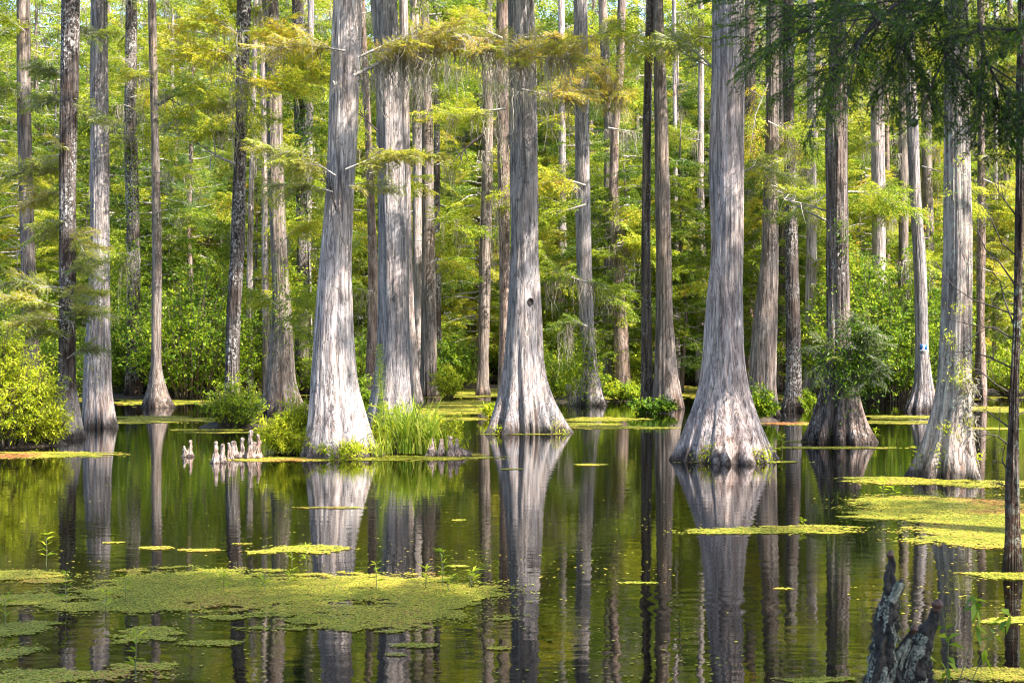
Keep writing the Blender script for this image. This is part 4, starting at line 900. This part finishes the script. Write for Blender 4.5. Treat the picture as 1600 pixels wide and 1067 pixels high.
# close dark knee in the lower right corner with crusty lichen and red tips
Dk = 5.6; sk = Dk / FPX
def close_stalk(pts, seed, name_parent, g, gl, rr):
    P = np.array([pt(x, y, Dk + dd) for (x, y, w_, dd) in pts]); R = np.array([w_ * sk / 2 * .70 for (_, _, w_, _) in pts])
    seg = np.concatenate([[0], np.cumsum(np.linalg.norm(np.diff(P, axis=0), axis=1))]); s = np.linspace(0, seg[-1], 130)
    C = np.stack([np.interp(s, seg, P[:, k]) for k in range(3)], -1); Rr = np.interp(s, seg, R)
    ker = np.hanning(13); ker /= ker.sum()
    for k in range(3): C[:, k] = np.convolve(np.pad(C[:, k], 6, mode='edge'), ker, 'valid')
    Rr = np.convolve(np.pad(Rr, 6, mode='edge'), ker, 'valid')
    Rr[-8:] *= np.sqrt(np.clip(1 - np.linspace(0, 1, 8) ** 2, .001, 1))
    T = norm(np.gradient(C, axis=0)); A = norm(np.cross(T, [0, 1.0, 0])); B = np.cross(T, A); na = 48; th = np.arange(na) / na * 2 * pi
    TH, S = np.meshgrid(th, s)
    nn = fbm(np.cos(TH) * 2.2 + seed, np.sin(TH) * 2.2, S * 22, seed, 4)
    RR = Rr[:, None] * (1 + .8 * nn) + .004 * fbm(np.cos(TH) * 7, np.sin(TH) * 7, S * 70, seed + 4, 3)
    V = C[:, None] + RR[..., None] * (np.cos(TH)[..., None] * A[:, None] + np.sin(TH)[..., None] * B[:, None])
    m = len(s); a = np.arange(m - 1)[:, None]; b = np.arange(na)[None]
    g.add(V.reshape(-1, 3), np.stack([a * na + b, a * na + (b + 1) % na, (a + 1) * na + (b + 1) % na, (a + 1) * na + b], -1).reshape(-1, 4))
    # lichen flakes
    Vn = norm(V - C[:, None]); cnt = 0
    for _ in range(9000):
        i = rr.integers(4, int(m * .80)); j = rr.integers(na)
        if vnoise(np.cos(th[j]) * 2 + seed, np.sin(th[j]) * 2, s[i] * 14, seed + 9) < -.05: continue
        p = V[i, j]; n_ = Vn[i, j]; q = norm(np.cross(n_, rr.normal(0, 1, 3))); q2 = np.cross(n_, q); e = rr.uniform(.002, .006)
        gl.add([p + n_ * .001 + q * e, p + n_ * .006 + q2 * e, p + n_ * .002 - q * e, p + n_ * .004 - q2 * e], [[0, 1, 2, 3]])
rr = np.random.default_rng(91); gk, gll = Geo(), Geo()
base_k = pt(1405, 1180, Dk); base_k[2] = 0
close_stalk([(1366, 1210, 78, 0), (1372, 1067, 54, 0), (1379, 1030, 50, 0), (1385, 980, 42, 0), (1390, 935, 36, 0), (1390, 905, 30, 0), (1389, 895, 20, 0), (1396, 880, 15, 0), (1392, 868, 11, 0), (1390, 861, 8, 0)], 3, None, gk, gll, rr)
close_stalk([(1418, 1210, 90, .12), (1424, 1080, 74, .12), (1430, 1030, 62, .12), (1442, 1000, 44, .12), (1456, 975, 26, .12), (1462, 955, 18, .12), (1464, 942, 15, .12)], 8, None, gk, gll, rr)
close_stalk([(1392, 1080, 50, .05), (1402, 1030, 24, .05), (1418, 1000, 14, .05), (1427, 985, 11, .05), (1428, 978, 8, .05)], 12, None, gk, gll, rr)
close_stalk([(1394, 940, 14, -.03), (1403, 920, 14, -.03), (1408, 908, 12, -.03), (1409, 903, 9, -.03)], 15, None, gk, gll, rr)
tk = thing("cypress_knee", "close dark knotted knee with grey green lichen, lower right corner", "cypress knee", tuple(base_k), 0, "cypress knees in front of the camera")
def shift(gx):
    gx.V = [v - base_k for v in gx.V]; return gx
part("stalks", shift(gk).mesh("stalks", M_KNEED, True), tk); part("lichen", shift(gll).mesh("lichen", M_LICH), tk)
for (x, y, rad, dd) in ((1391, 866, 5.2, -.015), (1464, 946, 8.5, .105), (1428, 982, 6, .035)):
    gt = Geo(); c = pt(x, y, Dk + dd); a = np.linspace(-pi / 2, pi / 2, 12); wob = 1 + .18 * np.sin(a * 5 + x); P = np.stack([c[0] + .002 * np.sin(a * 3), np.full(12, c[1]), c[2] + np.sin(a) * rad * sk * 1.25], -1)
    gt.tube(P, np.cos(a) * rad * sk * wob + .0004, 14); part("tip", shift(gt).mesh("tip", M_TIP, True), tk)

# ------------------------------------------------------------------ small emergent plants
def seedling_mesh(seed, H=.16, nw=5, ll=.09, lw=.016):
    r = np.random.default_rng(seed); g = Geo(); gs = Geo()
    gs.tube([(0, 0, -.01), (r.normal(0, .01), 0, H * .5), (r.normal(0, .02), r.normal(0, .01), H)], [.004, .003, .002], 5)
    for i in range(nw):
        z = H * (.35 + .65 * i / (nw - 1)); n = 5 if i == nw - 1 else 3
        for k in range(n):
            a = r.uniform(0, 2 * pi); d = np.array([[math.cos(a), math.sin(a), r.uniform(.1, .9)]])
            g.leaves(leaf_quads(r, np.array([[0, 0, z]]), d, ll, lw, .2, .2), r.uniform(.3, .9))
    return g.mesh("leaves", M_BROAD), gs.mesh("stem", M_STEM)
SEED = [seedling_mesh(s, h) for s, h in ((1, .14), (2, .20), (3, .10), (4, .24))]
for i, (x, y, k, s, lab) in enumerate(((665, 920, 0, 1.0, "seedling left of the tallest seedling on the big duckweed mat"), (692, 916, 3, 1.0, "tallest seedling near the right end of the big duckweed mat"), (703, 925, 2, 1, "white based seedling just right of the tallest seedling"),
     (738, 915, 2, 1, "small seedling near the duckweed mat's right tip"), (588, 922, 1, .9, "seedling on the dark notch in the top edge of the big mat"), (456, 885, 1, .7, "left of the two seedlings beyond the big mat"), (478, 884, 1, .75, "right of the two seedlings beyond the big mat"),
     (454, 912, 2, .9, "tiny seedling just below the pair beyond the mat"), (196, 940, 1, .8, "seedling at the big mat's left part, over the silver reflection"), (165, 955, 0, .8, "seedling on the lower left lobe of the big mat"), (104, 950, 3, .9, "bushy seedling left of the silver reflection"), (212, 1064, 1, 1.1, "seedling at the bottom edge, left of the middle"),
     (72, 885, 3, 1.0, "tall seedling in open water at the left"), (350, 925, 0, .8, "seedling at the upper middle of the big mat"), (412, 925, 2, .9, "low seedling in the sunlit middle of the big mat"), (8, 980, 1, .9, "seedling at the left edge over the dark water"), (1222, 715, 1, 1.5, "yellow green seedling right of the largest cypress foot"), (1100, 718, 3, 1.3, "leafy seedling against the largest cypress foot, left one"),
     (1112, 720, 1, 1.2, "drooping seedling beside the left one at the largest foot"), (1172, 718, 1, 1.2, "seedling against the largest cypress foot, right one"), (1380, 778, 0, 1.3, "seedling on the upper edge of the right duckweed mat"), (1398, 776, 2, 1.2, "low seedling on the right duckweed mat"), (868, 668, 3, 1.6, "seedling at the right side of the central foot"),
     (877, 672, 1, 1.5, "outermost seedling at the central foot's right side"), (1433, 745, 3, 1.5, "tall seedling left of the lichen patched foot"), (1470, 748, 1, 1.3, "seedling in front of the lichen patched foot"), (1297, 692, 1, 1.3, "seedling in front of the ribbed cone foot"), (1368, 690, 0, 1.4, "seedling at the right of the ribbed cone foot"), (1578, 890, 3, 1.0, "slender seedling at the foot of the bare twigged sapling"), (1255, 825, 2, .8, "tiny seedling on the narrow duckweed strip"))):
    D = depth(y); t = thing("seedling", lab, "seedling", ((x - 800) / FPX * D, D, 0), i * 1.3, "green seedlings growing out of the water", (s, s, s))
    part("leaves", SEED[k][0], t); part("stem", SEED[k][1], t)
# broad leaved plant beside the close knee
r2 = np.random.default_rng(71); g = Geo(); gs = Geo()
for (pp) in ([(1470, 1190), (1478, 1080), (1482, 1010), (1474, 960)], [(1470, 1190), (1500, 1060), (1530, 960), (1520, 930)], [(1440, 1150), (1450, 1060), (1440, 985), (1428, 970)], [(1470, 1190), (1512, 1080), (1545, 1000), (1580, 960)]):
    P = np.array([pt(x, y, 5.9) for x, y in pp]); gs.tube(P, [.004, .003, .002, .001], 4)
    n = 13; s = r2.uniform(.35, 1, n) * 3; Q = np.stack([np.interp(s, [0, 1, 2, 3], P[:, k]) for k in range(3)], -1)
    g.leaves(leaf_quads(r2, Q, r2.normal(0, 1, (n, 3)) + [0, 0, -.1], .075, .028, .3), np.clip(r2.normal(.42, .15, n), 0, 1))
pb = pt(1470, 1190, 5.9); pb[2] = 0
t = thing("broad_leaved_plant", "thin stemmed plant with oval green leaves behind the close dark knee", "plant", tuple(pb))
g.V = [v - pb for v in g.V]; gs.V = [v - pb for v in gs.V]
part("leaves", g.mesh("leaves", M_BROAD), t); part("stems", gs.mesh("stems", M_STEM), t)

# ------------------------------------------------------------------ bare twigged sapling at the right edge
tree("AC", 893, [(0,1592,1604),(120,1589,1602),(280,1588,1600),(440,1586,1596),(500,1584,1594),(600,1579,1590),(700,1575,1590),(760,1572,1591),(840,1571,1594),(893,1567,1597)], "sapling",
     "slender sapling with bare dark twigs at the right edge of the picture", name="sapling", cat="sapling", near=True, H=6.0, flute=.03, group=None)
tA = TREES["AC"]; rr = np.random.default_rng(31); g = Geo(); base = np.array([tA["X"], tA["D"], 0])
def twigs(P, rad, depth_=0):
    P = np.array(P); g.tube(P, np.linspace(rad, rad * .25, len(P)), 5)
    if depth_ > 1: return
    for _ in range(6 if depth_ == 0 else 3):
        s = rr.uniform(.2, .95) * (len(P) - 1); k = min(len(P) - 2, int(s)); p = P[k] + (P[k + 1] - P[k]) * (s - k); t = norm(P[k + 1] - P[k])
        a = rr.choice([-1, 1]) * rr.uniform(.4, 1.0); d = np.array([t[0] * math.cos(a) - t[2] * math.sin(a), rr.normal(0, .3), t[0] * math.sin(a) + t[2] * math.cos(a)])
        l = rr.uniform(.08, .28) * (1 if depth_ == 0 else .5)
        twigs([p, p + d * l * .5 + rr.normal(0, .01, 3), p + d * l + rr.normal(0, .015, 3)], rad * .4, depth_ + 1)
for br in ([(1586, 492), (1560, 482), (1520, 468), (1490, 448), (1462, 410)], [(1584, 530), (1555, 512), (1520, 508), (1478, 498)], [(1582, 575), (1550, 560), (1515, 548), (1478, 552)], [(1586, 445), (1562, 410), (1540, 390), (1528, 360), (1530, 330)],
           [(1580, 615), (1555, 600), (1530, 578), (1505, 572)], [(1577, 668), (1560, 655), (1540, 640), (1528, 642)], [(1576, 695), (1560, 682), (1545, 678), (1532, 682)], [(1574, 735), (1566, 720), (1568, 705), (1572, 690)], [(1573, 760), (1560, 755), (1548, 752)],
           [(1588, 400), (1565, 380), (1552, 350), (1540, 320)], [(1588, 460), (1602, 440), (1615, 425)], [(1584, 560), (1600, 545), (1618, 540)], [(1578, 660), (1596, 645), (1612, 640)], [(1590, 340), (1575, 320), (1560, 300), (1548, 270)], [(1590, 300), (1606, 280), (1618, 250)], [(1590, 250), (1572, 230), (1556, 215)],
           [(1585, 510), (1570, 470), (1562, 440), (1548, 420)]):
    twigs([pt(x, y, tA["D"] + rr.normal(0, .08) * i) - base for i, (x, y) in enumerate(br)], .0075)
part("branches", g.mesh("branches", M_TWIGD), tA["root"])

# dead white branches in the middle distance
def dead(key, pts, D, rad=.02, mat=M_TWIG):
    tX = TREES[key]; base = np.array([tX["X"], tX["D"], 0]); gg = Geo(); rr = np.random.default_rng(int(pts[0][0]))
    P = np.array([pt(x, y, D) - base for x, y in pts]); gg.tube(P, np.linspace(rad, rad * .3, len(P)), 5)
    for _ in range(9):
        s = rr.uniform(.3, 1) * (len(P) - 1); k = min(len(P) - 2, int(s)); p = P[k] + (P[k + 1] - P[k]) * (s - k); d = norm(rr.normal(0, 1, 3) + norm(P[-1] - P[0]) * .8); l = rr.uniform(.2, .6)
        gg.tube([p, p + d * l * .5 + rr.normal(0, .02, 3), p + d * l + [0, 0, -.06]], [rad * .4, rad * .25, rad * .1], 4)
    part("dead_branch", gg.mesh("dead_branch", mat), tX["root"])
dead("F", [(368, 256), (345, 247), (318, 230), (300, 220)], 27.8, .03)
dead("E", [(247, 165), (265, 153), (290, 142), (305, 140)], 36.5, .05, M_TWIGD)
dead("C", [(48, 375), (35, 388), (25, 400)], 33, .02)
dead("V", [(1292, 345), (1260, 330), (1235, 315), (1210, 285)], 24.5, .02)
dead("V", [(1293, 330), (1255, 318), (1225, 312)], 24.3, .02)
dead("R", [(1112, 105), (1070, 85), (1050, 68)], 21, .016)
dead("J", [(590, 205), (575, 190), (565, 180)], 26, .02, M_TWIGD)
dead("I", [(526, 330), (518, 300), (512, 285)], 20.8, .016, M_TWIGD)
dead("L", [(755, 210), (730, 230), (710, 250)], 43, .05, M_TWIGD)

# ------------------------------------------------------------------ overhanging tree close on the right: bough in view, crown overhead casting the shade
def shade_tree(X, Y, H, rad, crowns, label, bark="grey"):
    root = thing("cypress_tree", label, "cypress tree", (X, Y, 0), 0, "cypresses standing in the swamp")
    zs = np.linspace(-.5, H, 9); part("trunk", trunk_mesh(int(X * 13 + Y), zs, np.zeros(9), np.zeros(9), rad * np.array([2.2, 1.5, 1.1, 1, .9, .8, .7, .5, .2]), bark, 40, .2, .12, .9, 9), root)
    for (dx, dy, z, k, s) in crowns:
        cc = CROWN[k] if rad > .21 else THIN[k % 3]; co = part("crown", cc[0], root, (dx, dy, z), RNG.uniform(0, 6.28), (s, s, s * .8)); part("branches", cc[1], co)
    return root
root = shade_tree(3.9, 3.6, 15, .22, [(.4, -1.2, 3.9, 4, 1.0), (.9, .2, 5.2, 1, .75)], "cypress overhanging the camera from the right, its dark bough in view")
TREES["OV"] = dict(root=root, X=3.9, D=3.6, zs=[0], xs=[0], rs=[.2], px=9999)
def close_bough(pts, ns, D, seed):
    rr = np.random.default_rng(seed); gl, gw = Geo(), Geo(); base = np.array([3.9, 3.6, 0])
    P = [pt(x, y - 14, D + dd) - base for x, y, dd in pts]
    limb(gl, gw, rr, P, .009, ns, TPL_CLOSE, .8, .2, .3, 2, .12, .0034, 1.0, -.25)
    b = part("bough", gl.mesh("bough", M_CYP), root); part("twigs", gw.mesh("twigs", M_TWIGD), b)
close_bough([(1700, -60, 0), (1560, -30, .1), (1450, 10, .1), (1380, 40, 0), (1300, 50, -.1), (1240, 66, -.1)], 13, 5.2, 1)
close_bough([(1560, -60, 0), (1450, 30, .1), (1475, 90, .1), (1495, 120, 0), (1530, 150, 0)], 10, 5.0, 2)
close_bough([(1480, -60, 0), (1420, 10, .1), (1400, 80, .1), (1440, 125, 0)], 8, 5.1, 3)
close_bough([(1680, 20, 0), (1600, 60, .1), (1530, 60, 0), (1480, 30, .1)], 8, 5.0, 4)
close_bough([(1420, -60, 0), (1350, -10, .1), (1280, 20, .1), (1235, 24, 0)], 8, 5.3, 5)
close_bough([(1530, 50, 0), (1540, 110, 0), (1570, 160, 0), (1595, 195, 0)], 9, 4.9, 6)
close_bough([(1400, 20, 0), (1360, 60, 0), (1320, 110, 0), (1300, 125, 0)], 6, 5.0, 7)
for (x, y) in ((1428, 192), (1567, 85)):
    c = pt(x, y, 4.95) - np.array([3.9, 3.6, 0]); gg = Geo(); a = np.linspace(-pi / 2, pi / 2, 10); R_ = .0155
    gg.tube(np.stack([np.full(10, c[0]), np.full(10, c[1]), c[2] + np.sin(a) * R_], -1), np.cos(a) * R_ + .0003, 16)
    cn = part("cone", gg.mesh("cone", M_CONE, True), root)
    gg = Geo(); gg.tube([c + [0, 0, R_], c + [.004, 0, .06], c + [-.01, 0, .13]], .0018, 5); part("cone_stalk", gg.mesh("cone_stalk", M_TWIGD), cn)
SH = [(9.5, 9.5, [(0, 0, 8.5, 0, 1.0)], "tall cypress just outside the view on the right"),
      (14.0, 15.0, [(0, 0, 8.0, 2, 1.1)], "tall cypress farther outside the view on the right"),
      (-9.5, 14.0, [(0, 0, 9.0, 3, 1.0)], "tall cypress outside the view on the left"),
      (10.5, 17.5, [(0, 0, 7.0, 4, 1.0)], "slender unseen cypress added for shade outside the view to the right"),
      (8.2, 13.5, [(0, 0, 6.2, 0, .8)], "small unseen cypress added for shade outside the view to the right"),
      (15.5, 27.0, [(0, 0, 8.5, 1, 1.1)], "leaning unseen cypress added for shade beyond the right edge of the view"),
      (6.5, -4.0, [(0, 0, 6.5, 1, 1.0)], "tall cypress behind the camera"),]
for a in SH: shade_tree(a[0], a[1], 17, .2, a[2], a[3])  # extra right-hand trees are unseen, added to dapple the trunks with shade

# ------------------------------------------------------------------ duckweed
def weed(name, ells, label, seed, spacing, thr=.0, red=0.0, redspots=(), noise=.75, ns=3.5, clip=None):
    """ells: (x, y, half width px, half height px) ellipses in the photograph, laid on the water at their true distance"""
    rr = np.random.default_rng(seed); E = []
    for (x, y, a, b) in ells:
        D = depth(y); d0, d1 = depth(y + b), depth(max(y - b, HY + 30)); E.append(((x - 800) / FPX * D, (d0 + d1) / 2, a / FPX * D, (d1 - d0) / 2))
    x0 = min(e[0] - e[2] * 1.4 for e in E); x1 = max(e[0] + e[2] * 1.4 for e in E); y0 = min(e[1] - e[3] * 1.4 for e in E); y1 = max(e[1] + e[3] * 1.4 for e in E)
    xs = np.arange(x0, x1, spacing); ys = np.arange(y0, y1, spacing); X, Y = np.meshgrid(xs, ys); X = X.ravel() + rr.uniform(-.45, .45, X.size) * spacing; Y = Y.ravel() + rr.uniform(-.45, .45, Y.size) * spacing
    f = np.full(X.shape, -9.0)
    for e in E: f = np.maximum(f, 1 - ((X - e[0]) / e[2]) ** 2 - ((Y - e[1]) / e[3]) ** 2)
    f = f + noise * 1.6 * fbm(X * ns * .8, Y * ns * 1.7, seed=seed, n=5) + .85 * fbm(X * ns * 3.4, Y * ns * 4.5, seed=seed + 7, n=4) - .05
    hole = fbm(X * 6, Y * 9, seed=seed + 31, n=3)
    keep = (f > thr) & (hole > -.36 - .5 * np.clip(f, 0, 1)) | ((f > thr - .8) & (rr.uniform(0, 1, X.shape) < .13 * np.clip(1 + (f - thr) / .8, 0, 1)))
    X, Y, f = X[keep], Y[keep], f[keep]; n = len(X)
    a = rr.uniform(0, 2 * pi, n); R = spacing * rr.uniform(.6, 1.0, n); Z = rr.uniform(.004, .008, n)
    k = np.arange(4) * pi / 2
    V = np.stack([X[:, None] + R[:, None] * np.cos(a[:, None] + k), Y[:, None] + R[:, None] * np.sin(a[:, None] + k), Z[:, None] + rr.normal(0, .05, (n, 4)) * R[:, None].clip(0, .02)], -1)
    V[..., 2] = V[..., 2].clip(.002, .012)
    t = .56 + .42 * fbm(X * 1.6, Y * 2.2, seed=seed + 11) + rr.normal(0, .14, n) + red  # broad noise also paints sunlit yellow bands and shaded green into the colour
    for (x, y, a_, b_, amt) in redspots:
        D = depth(y); cx, cy_, rx, ry = (x - 800) / FPX * D, D, a_ / FPX * D, (depth(y - b_) - depth(y + b_)) / 2
        t += amt * np.clip(1 - ((X - cx) / rx) ** 2 - ((Y - cy_) / ry) ** 2, 0, 1)
    t = np.where(rr.uniform(0, 1, n) < .06, rr.uniform(.85, 1, n), t); t = np.where(rr.uniform(0, 1, n) < .10, rr.uniform(0, .2, n), t)
    g = Geo(); g.leaves(V, np.clip(t, 0, 1))
    return solo(name, g.mesh(name, M_WEED), label, "duckweed", kind="stuff")
weed("duckweed", [(430, 925, 300, 26), (560, 960, 195, 22), (300, 905, 150, 17), (680, 930, 95, 18), (200, 950, 150, 10)], "large yellow green duckweed mat across the lower left water", 1, .0105)
weed("duckweed", [(40, 935, 60, 10), (20, 900, 70, 8), (60, 908, 50, 4), (20, 985, 50, 10), (10, 1020, 45, 11), (60, 975, 40, 4)], "duckweed patches at the lower left edge", 2, .010)
weed("duckweed", [(225, 993, 50, 15), (330, 1006, 45, 4), (120, 1055, 130, 9), (210, 1042, 55, 8), (40, 1062, 60, 8)], "scattered duckweed islets below the large mat", 3, .012)
weed("duckweed", [(645, 1009, 34, 3.5), (620, 1024, 12, 2), (785, 1013, 22, 3), (1290, 1062, 70, 5), (1430, 1055, 60, 7), (1560, 1055, 90, 9)], "thin duckweed slicks near the bottom edge", 4, .0095)
weed("duckweed", [(470, 858, 62, 6), (410, 862, 30, 4), (240, 856, 26, 2.5), (180, 848, 18, 1.6), (310, 860, 30, 2), (385, 850, 18, 1), (520, 793, 60, 1.3), (720, 813, 12, 1.2), (715, 885, 18, 1.6), (860, 1000, 8, 1), (1000, 911, 34, 1.6)], "narrow floating duckweed flecks beyond the large mat", 5, .017)
weed("duckweed", [(1200, 829, 138, 5), (1260, 824, 90, 3), (1130, 832, 50, 3)], "long narrow duckweed strip below the largest cypress", 6, .018)
weed("duckweed", [(1430, 753, 100, 5), (1390, 748, 60, 2.5), (1560, 757, 90, 6)], "narrow duckweed strip in front of the lichen patched foot", 7, .022)
weed("duckweed", [(1520, 800, 170, 26), (1440, 785, 110, 9), (1420, 800, 100, 5), (1560, 830, 130, 14), (1390, 808, 70, 2)], "large golden duckweed mat at the right edge", 8, .016, redspots=[(1540, 785, 60, 9, .3), (1560, 800, 60, 8, .25), (1480, 800, 60, 5, .15)])
weed("duckweed", [(1550, 848, 120, 10), (1490, 843, 50, 3), (1570, 900, 56, 6), (1580, 970, 45, 5), (1225, 920, 14, 1.2)], "greener duckweed edge by the sapling", 9, .016)
weed("duckweed", [(60, 711, 110, 5), (20, 713, 60, 3)], "rust tinged duckweed strip under the big left shrub", 10, .024, redspots=[(20, 712, 60, 6, .65)])
weed("duckweed", [(500, 717, 130, 3.2), (620, 715, 130, 4.5), (420, 719, 70, 2), (740, 711, 22, 2.5)], "duckweed fringe round the island", 11, .024, redspots=[(420, 719, 90, 4, .3)])
weed("duckweed", [(310, 656, 120, 4), (240, 652, 60, 3), (310, 672, 60, 1.5), (350, 676, 60, 1.2), (200, 660, 50, 2), (700, 640, 60, 9), (720, 655, 50, 3), (730, 632, 60, 6), (940, 655, 60, 3), (950, 668, 90, 2.2), (900, 663, 60, 2), (820, 678, 80, 1.2), (925, 726, 20, 1.4), (800, 733, 20, 1)], "duckweed bands on the middle distance water left of the largest cypress", 12, .04, noise=.6, ns=1.2)
weed("duckweed", [(1400, 660, 80, 2.5), (1320, 700, 110, 1.6), (1420, 652, 70, 3), (1240, 662, 40, 2), (1560, 640, 60, 6), (1540, 670, 60, 2), (1160, 722, 90, 1.6), (1290, 690, 70, 1.2)], "duckweed bands on the middle distance water right of the largest cypress", 13, .04, noise=.6, ns=1.2, redspots=[(1230, 662, 50, 4, .7)])
weed("duckweed", [(300, 628, 120, 6), (560, 610, 300, 9), (850, 612, 340, 9), (1300, 615, 300, 8), (1560, 612, 100, 10), (100, 620, 140, 8)], "far duckweed cover on the shady back water", 14, .11, noise=.8, ns=.5)
# loose single fronds drifting
rr = np.random.default_rng(15); n = 2600; yy = rr.uniform(640, 1066, n); xx = rr.uniform(0, 1600, n); DD = FPX * CH / (yy - HY); X = (xx - 800) / FPX * DD
cl = fbm(X * 1.1, DD * .9, seed=3) > .02; X, DD = X[cl], DD[cl]; n = len(X); a = rr.uniform(0, 2 * pi, n); R = rr.uniform(.004, .014, n); k = np.arange(4) * pi / 2
V = np.stack([X[:, None] + R[:, None] * np.cos(a[:, None] + k), DD[:, None] + R[:, None] * np.sin(a[:, None] + k), np.full((n, 4), .005)], -1)
g = Geo(); g.leaves(V, rr.uniform(.3, .9, n)); solo("duckweed", g.mesh("duckweed", M_WEED), "loose single duckweed fronds drifting on open water", "duckweed", kind="stuff")
